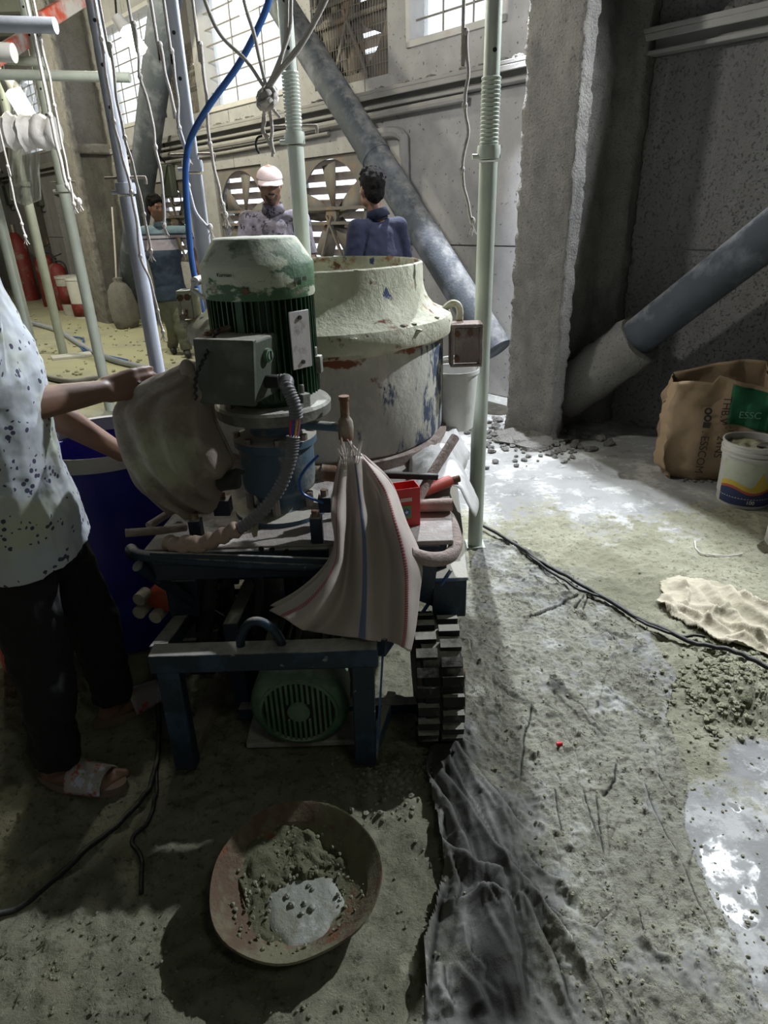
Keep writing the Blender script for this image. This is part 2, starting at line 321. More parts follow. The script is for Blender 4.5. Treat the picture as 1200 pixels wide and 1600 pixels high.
# ================================================================ SETTING
def ground_mat(name, base, brough, mud, mud2, dry_or_shade):
    m = bpy.data.materials.new(name); m.use_nodes = True; nt = m.node_tree; N = nt.nodes; L = nt.links; b = N['Principled BSDF']
    tc = N.new('ShaderNodeTexCoord'); src = tc.outputs['Object']
    def noise(sc, det=7, ro=.6):
        n = N.new('ShaderNodeTexNoise'); n.inputs['Scale'].default_value = sc; n.inputs['Detail'].default_value = det; n.inputs['Roughness'].default_value = ro; L.new(src, n.inputs['Vector']); return n.outputs[0]
    def rng(s, a, c, lo=0, hi=1):
        r = N.new('ShaderNodeMapRange'); r.inputs[1].default_value = a; r.inputs[2].default_value = c; r.inputs[3].default_value = lo; r.inputs[4].default_value = hi; L.new(s, r.inputs[0]); return r.outputs[0]
    def mixc(f, a, c):
        x = N.new('ShaderNodeMix'); x.data_type = 'RGBA'; L.new(f, x.inputs[0])
        for s, i in ((a, 6), (c, 7)):
            if isinstance(s, tuple): x.inputs[i].default_value = (*s, 1)
            else: L.new(s, x.inputs[i])
        return x.outputs[2]
    def att(n):
        a = N.new('ShaderNodeAttribute'); a.attribute_name = n; return a.outputs['Fac']
    def math_(op, a, c):
        x = N.new('ShaderNodeMath'); x.operation = op
        for s, i in ((a, 0), (c, 1)):
            if isinstance(s, float): x.inputs[i].default_value = s
            else: L.new(s, x.inputs[i])
        return x.outputs[0]
    bcol = mixc(rng(noise(2.2), .4, .65), base, tuple(k*1.35 for k in base))
    bcol = mixc(rng(noise(9), .52, .62), bcol, tuple(k*.55 for k in base)); bcol = mixc(rng(noise(4.5, 8, .75), .5, .58), bcol, tuple(k*1.9 for k in base))
    mcol = mixc(rng(noise(5, 8, .7), .42, .62), mud, mud2)
    mcol = mixc(rng(noise(38, 6, .75), .53, .66), mcol, tuple(k*.42 for k in mud)); mcol = mixc(rng(noise(1.3, 4, .5), .5, .7), mcol, tuple(k*.7 for k in mud))
    f = math_('ADD', att('mud'), math_('MULTIPLY', math_('SUBTRACT', noise(16, 8, .7), .5), 1.1))
    f = rng(f, .42, .60); col = mixc(f, bcol, mcol)
    w = rng(math_('ADD', att('wet'), math_('MULTIPLY', math_('SUBTRACT', noise(7, 5, .6), .5), 1.2)), .5, .62)
    col = mixc(rng(att('powder_or_shade'), .2, .9), col, dry_or_shade)  # yellow powder on the floor; bare plastic and painted crease shade on the sheet
    col = mixc(w, col, tuple(k*.8 for k in (.27, .27, .26)))
    L.new(col, b.inputs['Base Color'])
    r = N.new('ShaderNodeMix'); L.new(f, r.inputs[0]); r.inputs[2].default_value = brough; r.inputs[3].default_value = .93
    r2 = N.new('ShaderNodeMix'); L.new(w, r2.inputs[0]); L.new(r.outputs[0], r2.inputs[2]); L.new(rng(noise(11, 6, .7), .42, .60, .07, .55), r2.inputs[3]); L.new(r2.outputs[0], b.inputs['Roughness'])
    b.inputs['Specular IOR Level'].default_value = .35
    bp = N.new('ShaderNodeBump'); bp.inputs['Distance'].default_value = .022; L.new(noise(70, 8, .75), bp.inputs['Height'])
    L.new(math_('MULTIPLY', math_('SUBTRACT', 1.0, w), math_('ADD', math_('MULTIPLY', f, .55), .25)), bp.inputs['Strength']); L.new(bp.outputs[0], b.inputs['Normal'])
    return m
M_floor = ground_mat('floor_cement', (.215, .215, .21), .75, (.31, .305, .215), (.42, .41, .305), (.46, .45, .30))
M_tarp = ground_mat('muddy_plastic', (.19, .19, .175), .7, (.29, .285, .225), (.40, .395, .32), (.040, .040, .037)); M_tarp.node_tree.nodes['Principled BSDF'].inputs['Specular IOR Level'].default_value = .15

def segd(X, Y, pts):
    D = np.full(X.shape, 9.); T = np.zeros(X.shape); S = np.zeros(X.shape); m = len(pts)-1
    for i in range(m):
        ax, ay = pts[i]; bx, by = pts[i+1]; dx, dy = bx-ax, by-ay; L2 = dx*dx+dy*dy+1e-12
        t = np.clip(((X-ax)*dx+(Y-ay)*dy)/L2, 0, 1); px = X-ax-t*dx; py = Y-ay-t*dy; d = np.hypot(px, py)
        k = d < D; D[k] = d[k]; T[k] = ((i+t)/m)[k]; S[k] = np.sign(px*dy-py*dx)[k]
    return D, T, S
def P2(l): return [tuple(atz(a, b, 0)[:2]) for a, b in l]
def inside(X, Y, poly):
    r = np.zeros(X.shape, bool); n = len(poly); j = n-1
    for i in range(n):
        xi, yi = poly[i]; xj, yj = poly[j]
        with np.errstate(divide='ignore', invalid='ignore'):
            c = ((yi > Y) != (yj > Y)) & (X < (xj-xi)*(Y-yi)/(yj-yi+1e-12)+xi)
        r ^= c; j = i
    return r
def sm(x, a, b): t = np.clip((x-a)/(b-a), 0, 1); return t*t*(3-2*t)
def blob(X, Y, px, py, r, k=1.): c = atz(px, py, 0); return np.exp(-((X-c.x)**2+(k*(Y-c.y))**2)/r**2)
def floor_h(X, Y):
    rough = sm(3.15-Y+1.5*(fbm(X, Y, 1.6, 5)-.5), -.3, .7)          # mortar crust in the near zone
    smooth_patch = np.clip(blob(X, Y, 1130, 1330, .24)+blob(X, Y, 1190, 1440, .2)+blob(X, Y, 1190, 1190, .12), 0, 1)
    crumb = (fbm(X, Y, 26, 21, 4, .62)-.5)
    h = .010*(fbm(X, Y, 3.2, 9)-.5) + (.030*rough*(1-smooth_patch*.95)+.003)*crumb
    h += .010*rough*(1-smooth_patch)*np.maximum(0, fbm(X, Y, 44, 41, 3, .6)-.58)*4
    pile = blob(X, Y, 1150, 1095, .10)*.05 + blob(X, Y, 1125, 1050, .12)*.022 + blob(X, Y, 600, 1225, .16)*.035 + blob(X, Y, 1190, 1080, .16)*.02
    h += pile*(.6+.9*fbm(X, Y, 30, 77, 4, .65))
    h += .02*blob(X, Y, 300, 520, .9)*fbm(X, Y, 5, 3) + .03*blob(X, Y, 120, 560, .8)*fbm(X, Y, 7, 13)
    return h, rough, smooth_patch, pile
def grid_mesh(name, xs, ys, hf, matl, mask=None, attrs=None, parent=None):
    X, Y = np.meshgrid(xs, ys); Z = hf(X, Y); nx, ny = len(xs), len(ys)
    co = np.stack([X, Y, Z], -1).reshape(-1, 3); idx = np.arange(nx*ny).reshape(ny, nx)
    q = np.stack([idx[:-1, :-1], idx[:-1, 1:], idx[1:, 1:], idx[1:, :-1]], -1).reshape(-1, 4)
    if mask is not None:
        mk = mask(X, Y).reshape(-1); q = q[mk[q].all(1)]
        used = np.zeros(nx*ny, bool); used[q.ravel()] = True; re = np.cumsum(used)-1; q = re[q]; co = co[used]
    else: used = np.ones(nx*ny, bool)
    me = bpy.data.meshes.new(name); me.vertices.add(len(co)); me.vertices.foreach_set('co', co.ravel().astype(np.float32))
    me.loops.add(q.size); me.loops.foreach_set('vertex_index', q.ravel().astype(np.int32)); me.polygons.add(len(q))
    me.polygons.foreach_set('loop_start', np.arange(0, q.size, 4, dtype=np.int32)); me.update(calc_edges=True); me.validate()
    for an, fn in (attrs or {}).items():
        a = me.attributes.new(an, 'FLOAT', 'POINT'); a.data.foreach_set('value', fn(X, Y).reshape(-1)[used].astype(np.float32))
    me.shade_smooth(); me.materials.append(matl); o = bpy.data.objects.new(name, me); return link(o, parent)
def axis_(segs):
    out = []
    for a, b, s in segs: out += list(np.arange(a, b-1e-6, s))
    out.append(segs[-1][1]); return np.array(out)
fx = axis_([(-16, -6, .5), (-6, -2, .12), (-2, -1.3, .03), (-1.3, 2.3, .0115), (2.3, 3, .05), (3, 12, .75)])
fy = axis_([(-9, 0, .75), (0, .5, .05), (.5, 3.2, .0115), (3.2, 5.2, .024), (5.2, 9, .07), (9, 26, .4)])
flr = grid_mesh('floor', fx, fy, lambda X, Y: floor_h(X, Y)[0], M_floor, attrs=dict(
    mud=lambda X, Y: np.clip(.75*floor_h(X, Y)[1]*(1-floor_h(X, Y)[2])+.15+floor_h(X, Y)[3]*20, 0, 1.3),
    wet=lambda X, Y: np.clip(blob(X, Y, 1135, 1350, .095)+.7*blob(X, Y, 1165, 1425, .06)+.6*blob(X, Y, 1150, 1262, .05), 0, 1)*.95,
    powder_or_shade=lambda X, Y: sm(-X, 1.2, 3.0)*sm(Y, 4.5, 6.0)*(.35+.9*fbm(X, Y, 1.6, 31))))
tag(flr, kind='structure')

# ---------------- plastic sheet on the floor
FOLDS = [  # pixel polyline, half width, height
 ([(697,1147),(735,1175),(779,1184),(826,1184)], .010, .014), ([(699,1159),(722,1194),(760,1237),(791,1278),(826,1306)], .020, .035),
 ([(663,1181),(672,1231),(701,1275),(722,1325),(738,1366),(779,1378),(797,1409)], .016, .038), ([(682,1181),(694,1225),(722,1262),(747,1303),(772,1341),(810,1381),(841,1416),(872,1459),(900,1497),(980,1600)], .014, .030),
 ([(690,1160),(705,1210),(735,1262),(760,1310),(785,1350),(800,1385)], .012, .025), ([(685,1275),(683,1325),(712,1350),(745,1376)], .018, .035),
 ([(819,1337),(841,1366),(872,1381),(920,1417)], .012, .020), ([(688,1381),(668,1459),(662,1537),(665,1610)], .020, .045), ([(735,1400),(785,1425),(800,1475),(807,1537),(810,1610)], .026, .050),
 ([(685,1412),(700,1425),(735,1412),(779,1412),(797,1428)], .012, .022), ([(810,1410),(825,1428),(850,1490),(872,1537),(897,1600)], .014, .026), ([(685,1512),(690,1553),(710,1600)], .014, .024),
 ([(707,1515),(744,1553),(760,1600)], .014, .026), ([(720,1450),(735,1500),(760,1530)], .012, .018), ([(700,1350),(715,1395),(705,1440)], .010, .016),
 ([(840,1400),(870,1450),(920,1530),(950,1600)], .012, .016), ([(990,1410),(1005,1470),(1030,1495),(1060,1500)], .010, .018), ([(990,1200),(1020,1270),(1050,1330),(1080,1400),(1125,1490)], .007, .012),
 ([(912,928),(860,952),(815,975)], .010, .014), ([(912,930),(893,955),(905,972)], .010, .014), ([(916,930),(908,955),(918,972)], .009, .012), ([(760,930),(825,930),(870,935),(915,925)], .010, .016),
 ([(795,895),(840,920),(865,920)], .010, .014), ([(762,850),(815,863),(865,876),(900,880)], .012, .022), ([(940,985),(980,1025),(1015,1050)], .007, .010), ([(825,1090),(820,1150),(803,1245)], .008, .012),
 ([(910,1230),(920,1275),(940,1330)], .008, .012), ([(965,1190),(960,1220),(935,1245)], .008, .010), ([(705,990),(730,1000),(740,1035)], .010, .016), ([(710,1055),(728,1085)], .010, .014),
 ([(752,880),(790,900),(850,905)], .010, .016), ([(880,1000),(930,998),(950,990)], .008, .010), ([(780,1010),(830,1030),(880,1050)], .008, .010), ([(870,1170),(890,1172),(915,1170),(948,1158)], .008, .012),
 ([(860,1230),(868,1280),(875,1310)], .008, .010), ([(1010,1190),(1040,1240),(1060,1270)], .007, .010), ([(930,1240),(935,1290),(945,1350)], .007, .010), ([(870,1440),(890,1470),(930,1560)], .009, .014),
 ([(790,1335),(830,1400),(880,1440),(930,1455),(985,1408)], .009, .010)]
rf = random.Random(5)
for i in range(90):   # small wrinkles that fan out along the sheet
    x = rf.uniform(740, 1090); y = rf.uniform(860, 1560); l = rf.uniform(25, 80); a = rf.gauss(1.2, .25) if y > 1000 else rf.gauss(.2, .25)
    FOLDS.append(([(x, y), (x+l*.5*math.cos(a)+rf.uniform(-6, 6), y+l*.5*math.sin(a)), (x+l*math.cos(a), y+l*math.sin(a))], rf.uniform(.004, .0065), rf.uniform(.003, .008)))
TPOLY = P2([(752,842),(800,846),(900,905),(1010,985),(1062,1060),(1040,1120),(1075,1210),(1070,1290),(1110,1400),(1170,1500),(1215,1700),(655,1700),(660,1480),(690,1360),(680,1290),(662,1210),(690,1120),(690,1060),(725,950),(735,880)])
CL = P2([(690,1160),(715,1260),(750,1340),(770,1440),(770,1620)])
_tc = {}
def tarp_f(X, Y):
    k = X.shape
    if k in _tc: return _tc[k]
    H = np.zeros(k); CREASE_SHADE = np.zeros(k); wx = X+.012*(fbm(X, Y, 9, 51)-.5)*2; wy = Y+.012*(fbm(X, Y, 9, 61)-.5)*2
    for pl, w, h in FOLDS:
        wk = .5 if w < .0068 else 1.
        w = w if w > .013 else max(.0065, w*.7); h = max(h, .009)*1.35 if wk > .9 else h
        D, T, S = segd(wx, wy, P2(pl)); e = sm(T, 0, .12)*sm(1-T, 0, .2)
        w2 = np.where(S > 0, w*2.2, w*.45)
        H += h*.55*e*np.exp(-(D/w2)**2) - .004*e*np.exp(-((D-w*.9)/(w*.4))**2)*(S < 0)
        CREASE_SHADE = np.maximum(CREASE_SHADE, e*np.exp(-((D-w*.75)/max(.0038, w*.42))**2)*(S < 0)*wk)  # shade painted along the steep side of each fold
    c, s = math.cos(-1.38), math.sin(-1.38); al = X*c+Y*s; ac = -X*s+Y*c; ac = ac+.05*(fbm(X, Y, 4, 201)-.5); fine = 1-np.abs(vnoise(al*.28, ac*6, 6, 203)*2-1)
    c, s = math.cos(-1.15), math.sin(-1.15); al = X*c+Y*s; ac = -X*s+Y*c+.04*(fbm(X, Y, 5, 207)-.5); fine2 = 1-np.abs(vnoise(al*.4, ac*5, 4.5, 209)*2-1)
    k1 = np.exp(-(segd(X, Y, CL)[0]/.16)**2); H += .010*k1*fine**1.5 + .006*fine2**6*(fbm(X, Y, 3, 211) > .5); CREASE_SHADE = np.maximum(CREASE_SHADE, .75*np.exp(-((fine2-.90)/.05)**2)*(fbm(X, Y, 3, 211) > .54)*(1-k1))
    _tc[k] = (H, CREASE_SHADE); return _tc[k]
def tarp_h(X, Y):
    f, r, s, p = floor_h(X, Y); H, _ = tarp_f(X, Y); cl = np.exp(-(segd(X, Y, CL)[0]/.13)**2)
    return f*(.75-.6*cl)+.005+H + cl*(.012+.012*fbm(X, Y, 5, 19)) + .006*(1-cl)*(fbm(X, Y, 18, 17)-.5) + .010*np.maximum(0, fbm(X, Y, 50, 23, 3, .6)-.60)*3*(1-cl)
def tarp_mud(X, Y):
    cl = np.exp(-(segd(X, Y, CL)[0]/.17)**2); _, n = tarp_f(X, Y)
    return np.clip(.60 - .35*cl + 1.0*(fbm(X, Y, 7, 91, 5, .65)-.5)+.3*(fbm(X, Y, 2, 97)-.5), 0, 1)
def tarp_plastic_shade(X, Y):  # painted shade in fold creases, plus bare dark plastic along the main folds
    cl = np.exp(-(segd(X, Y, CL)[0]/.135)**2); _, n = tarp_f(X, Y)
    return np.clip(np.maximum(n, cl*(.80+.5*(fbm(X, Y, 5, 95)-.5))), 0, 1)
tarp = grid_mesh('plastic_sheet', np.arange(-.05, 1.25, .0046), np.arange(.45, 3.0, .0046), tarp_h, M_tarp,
    mask=lambda X, Y: inside(X+.03*(fbm(X, Y, 6, 71)-.5), Y+.03*(fbm(X, Y, 6, 73)-.5), TPOLY), attrs=dict(mud=tarp_mud, wet=lambda X, Y: X*0, powder_or_shade=tarp_plastic_shade))
tag(tarp, 'long crumpled dark plastic sheet caked with grey mortar on the floor', 'sheet')

# ---------------- walls: panels around the openings
OPEN = [(5.6, 6.32, 2.70, 4.15), (.88, 1.93, 2.76, 4.15), (2.17, 3.24, 2.62, 4.15), (3.52, 5.40, 2.66, 4.15), (6.5, 8.35, 2.74, 4.0), (11.4, 13.2, 2.7, 4.0), (2.5, 3.75, .95, 2.06), (4.35, 5.45, .95, 2.06), (6.3, 7.3, .95, 2.0),
        (-5.4, -3.4, 3.0, 4.2), (-2.9, -1.2, 3.0, 4.2), (10.9, 11.7, .0, 2.0), (12.6, 13.6, .0, 2.0)]
def cells(t0, t1, z0, z1, gap_t, gap_z):
    ts = sorted({t0, t1, *[a for o in OPEN for a in o[:2] if t0 < a < t1], *[g for g in gap_t if t0 < g < t1]})
    zs = sorted({z0, z1, *[a for o in OPEN for a in o[2:] if z0 < a < z1], *[g for g in gap_z if z0 < g < z1]})
    for i in range(len(ts)-1):
        for j in range(len(zs)-1):
            tm, zm = (ts[i]+ts[i+1])/2, (zs[j]+zs[j+1])/2
            if not any(o[0] < tm < o[1] and o[2] < zm < o[3] for o in OPEN): yield ts[i], ts[i+1], zs[j], zs[j+1]
m = MB()
for a, b, c, d in cells(-10, 27, -.1, 4.45, [], []): m.wbox(a, b, -.22, -.02, c, d)
wall = m.build('wall_back', M_wall, smooth=False); tag(wall, kind='structure')
def sheet(t0, t1, z0, z1, mt, th=.02):
    """one wall sheet, cut around openings"""
    m = MB(); g = .006
    for a, b, c, d in cells(t0, t1, z0, z1, [], []): m.wbox(a+(g if a == t0 else 0), b-(g if b == t1 else 0), -.03, th-.02, c+(g if c == z0 else 0), d-(g if d == z1 else 0))
    if m.v: m.build('panel', mt, wall, smooth=False)
for k in range(-3, 8): sheet(k*2.44+.05, k*2.44+2.49, 0, 1.245, M_wallr if k < 0 else M_wall)
for k in range(-3, 8): sheet(k*2.44+.05, k*2.44+2.49, 1.245, 2.36, M_wallr if k < 0 else M_wall)
for k in range(-3, 8): sheet(k*2.44+.05, k*2.44+2.49, 2.50, 4.4, M_wallr if k < 0 else M_wall)
# girts (ledges) along the wall with conduit pipes
m = MB()
for a, b in ((-8, -.02), (.42, 9.7), (10.2, 20)):
    m.wbox(a, b, 0, .13, 2.47, 2.50); m.wbox(a, b, 0, .10, 2.36, 2.385); m.wbox(a, b, 0, .018, 2.385, 2.47); m.wbox(a, b, .115, .13, 2.43, 2.47)
tag(m.build('trim_1', M_girt, bevel=.006), kind='structure')
m = MB(); rr = random.Random(3)
for i in range(150):
    t = rr.uniform(-4, 6)
    if -.1 < t < .5: continue
    m.rock(wp(t, rr.uniform(.02, .11), 2.505), rr.uniform(.01, .035), (1.2, 1.2, .7), seed=i)
m.build('dust_lumps', M_conc, bpy.data.objects['trim_1'])['kind'] = 'stuff'
cp = thing('conduit_pipe', wp(2, .06, 2.3), 'grey conduit pipes running along the wall under the ledge, one bending down', 'pipe')
m = MB(); m.tube([wp(9.5, .08, 2.3), wp(4, .08, 2.3), wp(1.2, .08, 2.32)], .03); m.build('long_pipe', M_girt, cp)
m = MB(); m.tube([wp(9.5, .05, 2.22), wp(5, .05, 2.22), wp(3.0, .05, 2.24)], .018); m.build('thin_pipe', M_girt, cp)
m = MB(); m.tube(pathpts([wp(2.6, .05, 2.16), wp(2.1, .05, 2.17), wp(1.95, .05, 2.12), wp(1.93, .05, 2.0), wp(1.93, .05, 1.2), wp(1.93, .05, .3)], 6), .045); m.build('bent_pipe', M_wall, cp)

# ---------------- windows
def window(n, t0, t1, z0, z1, nb, nv, tint):
    m = MB(); w = .05
    for a, b, c, d in ((t0, t1, z0, z0+w), (t0, t1, z1-w, z1), (t0, t0+w, z0, z1), (t1-w, t1, z0, z1)): m.wbox(a, b, -.2, .02, c, d)
    fr = m.build('window_%d' % n, M_frame, bevel=.004); tag(fr, kind='structure')
    m = MB(); m.wbox(t0+w, t1-w, -.15, -.144, z0+w, z1-w); m.build('pane', tint, fr, smooth=False)
    for i in range(1, nb): z = z0+w+(z1-z0-2*w)*i/nb; m = MB(); m.cyl(wp(t0+w-.01, -.06, z), wp(t1-w+.01, -.06, z), .008, n=6); m.build('bar', M_bars, fr)
    for i in range(1, nv): t = t0+w+(t1-t0-2*w)*i/nv; m = MB(); m.cyl(wp(t, -.045, z0+w-.01), wp(t, -.045, z1-w+.01), .008, n=6); m.build('bar', M_bars, fr)
    return fr
M_pane = bpy.data.materials.new('dusty_pane'); M_pane.use_nodes = True
_n = M_pane.node_tree.nodes; _l = M_pane.node_tree.links; _o = _n['Material Output']; _n.remove(_n['Principled BSDF'])
_t = _n.new('ShaderNodeBsdfTransparent'); _d = _n.new('ShaderNodeBsdfTranslucent'); _d.inputs[0].default_value = (.85, .85, .8, 1)
_x = _n.new('ShaderNodeMixShader'); _nz = _n.new('ShaderNodeTexNoise'); _nz.inputs['Scale'].default_value = 1.6; _nz.inputs['Detail'].default_value = 6
_mr = _n.new('ShaderNodeMapRange'); _mr.inputs[1].default_value = .45; _mr.inputs[2].default_value = .7; _mr.inputs[3].default_value = .08; _mr.inputs[4].default_value = .5
_l.new(_nz.outputs[0], _mr.inputs[0]); _l.new(_mr.outputs[0], _x.inputs[0]); _l.new(_t.outputs[0], _x.inputs[1]); _l.new(_d.outputs[0], _x.inputs[2]); _l.new(_x.outputs[0], _o.inputs[0])
window(1, .88, 1.93, 2.76, 4.15, 9, 3, M_pane); window(2, 3.52, 5.40, 2.66, 4.15, 9, 3, M_pane); window(3, 6.5, 8.35, 2.74, 4.0, 8, 4, M_pane)
window(4, 11.4, 13.2, 2.7, 4.0, 8, 4, M_pane); window(5, -5.4, -3.4, 3.0, 4.2, 8, 4, M_pane); window(6, -2.9, -1.2, 3.0, 4.2, 8, 3, M_pane)

# ---------------- exhaust fans in wall openings
def fan(t0, t1, z0, z1, label, mesh=False, turn=.3, sz=None):
    tc, zc = (t0+t1)/2, (z0+z1)/2; c = wp(tc, 0, zc); r = min(t1-t0, z1-z0)/2-.03
    th = thing('exhaust_fan', c, label, 'fan', 'exhaust fans set in the wall')
    m = MB(); n = 40; o0, o1 = -.05, -.03    # plate with round hole
    pts = []
    for o in (o0, o1):
        for k in range(n):
            a = 2*PI*k/n; ca, sa = math.cos(a), math.sin(a); s = 1/max(abs(ca), abs(sa))
            pts.append(wp(tc+ca*r, o, zc+sa*r)); pts.append(wp(tc+ca*s*(t1-t0)/2, o, zc+sa*s*(z1-z0)/2))
    f = []
    for k in range(n):
        a, b, c2, d = 2*k, 2*k+1, 2*((k+1) % n)+1, 2*((k+1) % n); f.append((a, b, c2, d)); e = 2*n
        f.append((a+e, d+e, c2+e, b+e)); f.append((a, d, d+e, a+e))
    m.add(pts, f); m.build('housing_plate', M_fanhouse, th)
    m = MB(); ns = 9
    m = MB(); m.cyl(wp(tc, -.10, zc), wp(tc, -.02, zc), .09, n=16); m.build('hub', M_fanhouse, th)
    for k in range(5):
        a = turn+2*PI*k/5; m = MB(); q = []
        for s_, (rr_, wd, tw) in enumerate(((.07, .06, .03), (r*.5, .11, .025), (r*.93, .13, .015))):
            for sg in (-1, 1): q.append(wp(tc+math.cos(a)*rr_-math.sin(a)*wd*sg, -.07+tw*sg, zc+math.sin(a)*rr_+math.cos(a)*wd*sg))
        m.add(q, [(0,1,3,2), (2,3,5,4)]); m.build('blade', M_fanhouse, th, solid=.004)
    for dz in (-1, 1):
        m = MB(); m.bar(wp(t0+.02, -.02, zc+dz*.07), wp(t1-.02, -.02, zc+dz*.07), .03, .03); m.build('motor_rail', M_fanhouse, th)
    m = MB(); m.bar(wp(tc-.25, -.01, z0+.02), wp(tc+.06, -.01, zc), .025, .025); m.bar(wp(tc+.25, -.01, z0+.02), wp(tc-.02, -.01, zc), .025, .025); m.build('motor_stay', M_fanhouse, th)
    for k in range(ns):
        z = z0+(k+.5)*(z1-z0)/ns; m = MB(); h = (z1-z0)/ns*.60; tl = .05
        m.hexa([wp(t1, -.20, z-h/2), wp(t0, -.20, z-h/2), wp(t0, -.20+tl, z+h/2-.01), wp(t1, -.20+tl, z+h/2-.01), wp(t1, -.20, z-h/2+.012), wp(t0, -.20, z-h/2+.012), wp(t0, -.20+tl, z+h/2), wp(t1, -.20+tl, z+h/2)])
        m.build('slat', M_slat, th, smooth=False)
    if mesh:
        for k in range(1, 30): t = t0+(t1-t0)*k/30; m = MB(); m.cyl(wp(t, 0, z0), wp(t, 0, z1), .0025, n=4); m.build('guard_wire', M_bars, th)
        for k in range(1, 12): z = z0+(z1-z0)*k/12; m = MB(); m.cyl(wp(t0, .004, z), wp(t1, .004, z), .0025, n=4); m.build('guard_wire', M_bars, th)
        m = MB(); m.wbox(tc+.02, t1, -.19, -.15, z0, z1); m.build('blanking_board', M_fanhouse, th, smooth=False)
fan(2.17, 3.24, 2.62, 3.75, 'dark shuttered exhaust fan behind wire mesh, up between the two bright windows', mesh=True, turn=.9)
m = MB(); m.wbox(2.17, 3.24, -.18, -.05, 3.75, 4.15); m.build('blanking_board', M_fanhouse, wall, smooth=False)
fan(5.6, 6.32, 2.70, 3.42, 'narrow dark meshed fan opening between the bluish prop and the barred window', mesh=True, turn=.5)
m = MB(); m.wbox(5.6, 6.32, -.18, -.05, 3.42, 4.15); m.build('blanking_board', M_fanhouse, wall, smooth=False)
fan(2.5, 3.75, .95, 2.06, 'exhaust fan with bright slats low in the wall beside the boy in navy', turn=.2)
fan(4.35, 5.45, .95, 2.06, 'exhaust fan with brownish slats low in the wall left of the man in the cap', turn=.5)
fan(6.3, 7.3, .95, 2.0, 'dim exhaust fan low in the wall behind the man in the striped shirt', turn=.1)

# ---------------- gates between far openings
for i, (a, b) in enumerate(((10.9, 11.7), (12.6, 13.6))):
    m = MB(); m.wbox(a, b, -.15, -.11, 0, 2.0); d = m.build('door_%d' % (i+1), M_fanhouse, smooth=False); tag(d, kind='structure')
    m = MB()
    for k in range(24):
        q = [wp((a+b)/2-.15+.09*math.cos(2*PI*k/24+x), -.09, 1.15+.09*math.sin(2*PI*k/24+x)) for x in (0, 2*PI/24)]; m.cyl(q[0], q[1], .012, n=6)
    m.build('door_handle', M_bars, d)

# ---------------- encased H columns
def disp(o, strength, size, seed=0):
    t = bpy.data.textures.new('lumps%d' % seed, 'CLOUDS'); t.noise_scale = size; t.noise_depth = 3
    md = o.modifiers.new('d', 'DISPLACE'); md.texture = t; md.strength = strength; md.mid_level = .5; md.texture_coords = 'GLOBAL'
def column(name, t, depth, fw, ft, wt, stiff, zt=4.4):
    """flange near the room, web, flange at the wall, as one lumpy cast outline"""
    hw = fw/2; o1 = depth; sec = [(-hw, 0), (hw, 0), (hw, ft), (wt/2, ft+.04), (wt/2, o1-ft-.04), (hw, o1-ft), (hw, o1), (-hw, o1), (-hw, o1-ft), (-wt/2, o1-ft-.04), (-wt/2, ft+.04), (-hw, ft)]
    # resample outline
    P = []
    for i in range(len(sec)):
        a, b = sec[i], sec[(i+1) % len(sec)]; L = math.hypot(b[0]-a[0], b[1]-a[1]); k = max(1, int(L/.028))
        P += [(a[0]+(b[0]-a[0])*j/k, a[1]+(b[1]-a[1])*j/k) for j in range(k)]
    nz = int(zt/.03); m = MB(); n = len(P)
    m.v = [wp(t+p[0], p[1], zt*i/nz) for i in range(nz+1) for p in P]
    m.f = [(i*n+(k+1) % n, i*n+k, (i+1)*n+k, (i+1)*n+(k+1) % n) for i in range(nz) for k in range(n)]
    o = m.build(name, M_conc, smooth=True); tag(o, kind='structure'); disp(o, .045, .10, 1); disp(o, .035, .028, 2)
    for z in stiff:
        for sg in (-1, 1):
            m = MB(); a, b = sorted((sg*wt/2*.8, sg*hw*.92)); m.wbox(t+a, t+b, ft*.8, o1-ft*.8, z-.07, z+.07); s = m.build('stiffener', M_conc, o, bevel=.03, seg=3, ang=80)
    return o
TR = (atz(812, 690) - W0).dot(UW)
column('trim_2', TR, .80, .40, .12, .10, [2.78])
TL = 8.5
column('trim_3', TL, .68, .46, .10, .12, [2.5])
m = MB(); m.rock(wp(TR, .8, 0), .26, (1, 1, .25), 3, 14, 8); [m.rock(wp(TR+rr.uniform(-.5, .5), .7+rr.uniform(-.3, .35), .01), rr.uniform(.015, .05), (1, 1, .6), i) for i in range(70)]
m.build('fallen_concrete', M_conc, bpy.data.objects['trim_2'])['kind'] = 'stuff'

# ---------------- diagonal braces in the wall plane
def brace(label, a, b, r, sleeve=None, extra=None):
    th = thing('steel_brace', b, label, 'brace')
    m = MB(); m.ring(pathpts([a, (a*2+b)/3, (a+b*2)/3, b], 4), r, 24); m.build('tube', M_brace, th)
    if sleeve:
        p, q = sleeve; d = (q-p).normalized(); m = MB(); m.ring([p+d*(q-p).length*k/14 for k in range(15)], [r*1.42]*14+[r*1.36], 24)
        s = m.build('concrete_sleeve', M_conc, th, ang=80); disp(s, .05, .07, 3)
    if extra: extra(th)
    return th
a = atw(416, -30, .38); b = atw(742, 492, .38); e = b+(b-a).normalized()*.35
m1 = atw(584, 240, .38)
br = brace('long blue-grey steel brace sloping down from the window to the column foot', a+(a-b)*.15, e, .128)
m = MB(); d = (b-a).normalized(); m.ring([m1-d*.05, m1+d*.05], .136, 24); m.build('weld_collar', M_brace, br)
def gus(th):
    p = atw(868, 625, .4); m = MB(); m.bar(p+Vector((.08,-.06,.13)), p+Vector((-.20,.15,-.17)), .05, .34, up=NW); m.build('gusset_plate', M_black, th, bevel=.01)
a = atw(1235, 342, .4); b = atw(905, 598, .4)
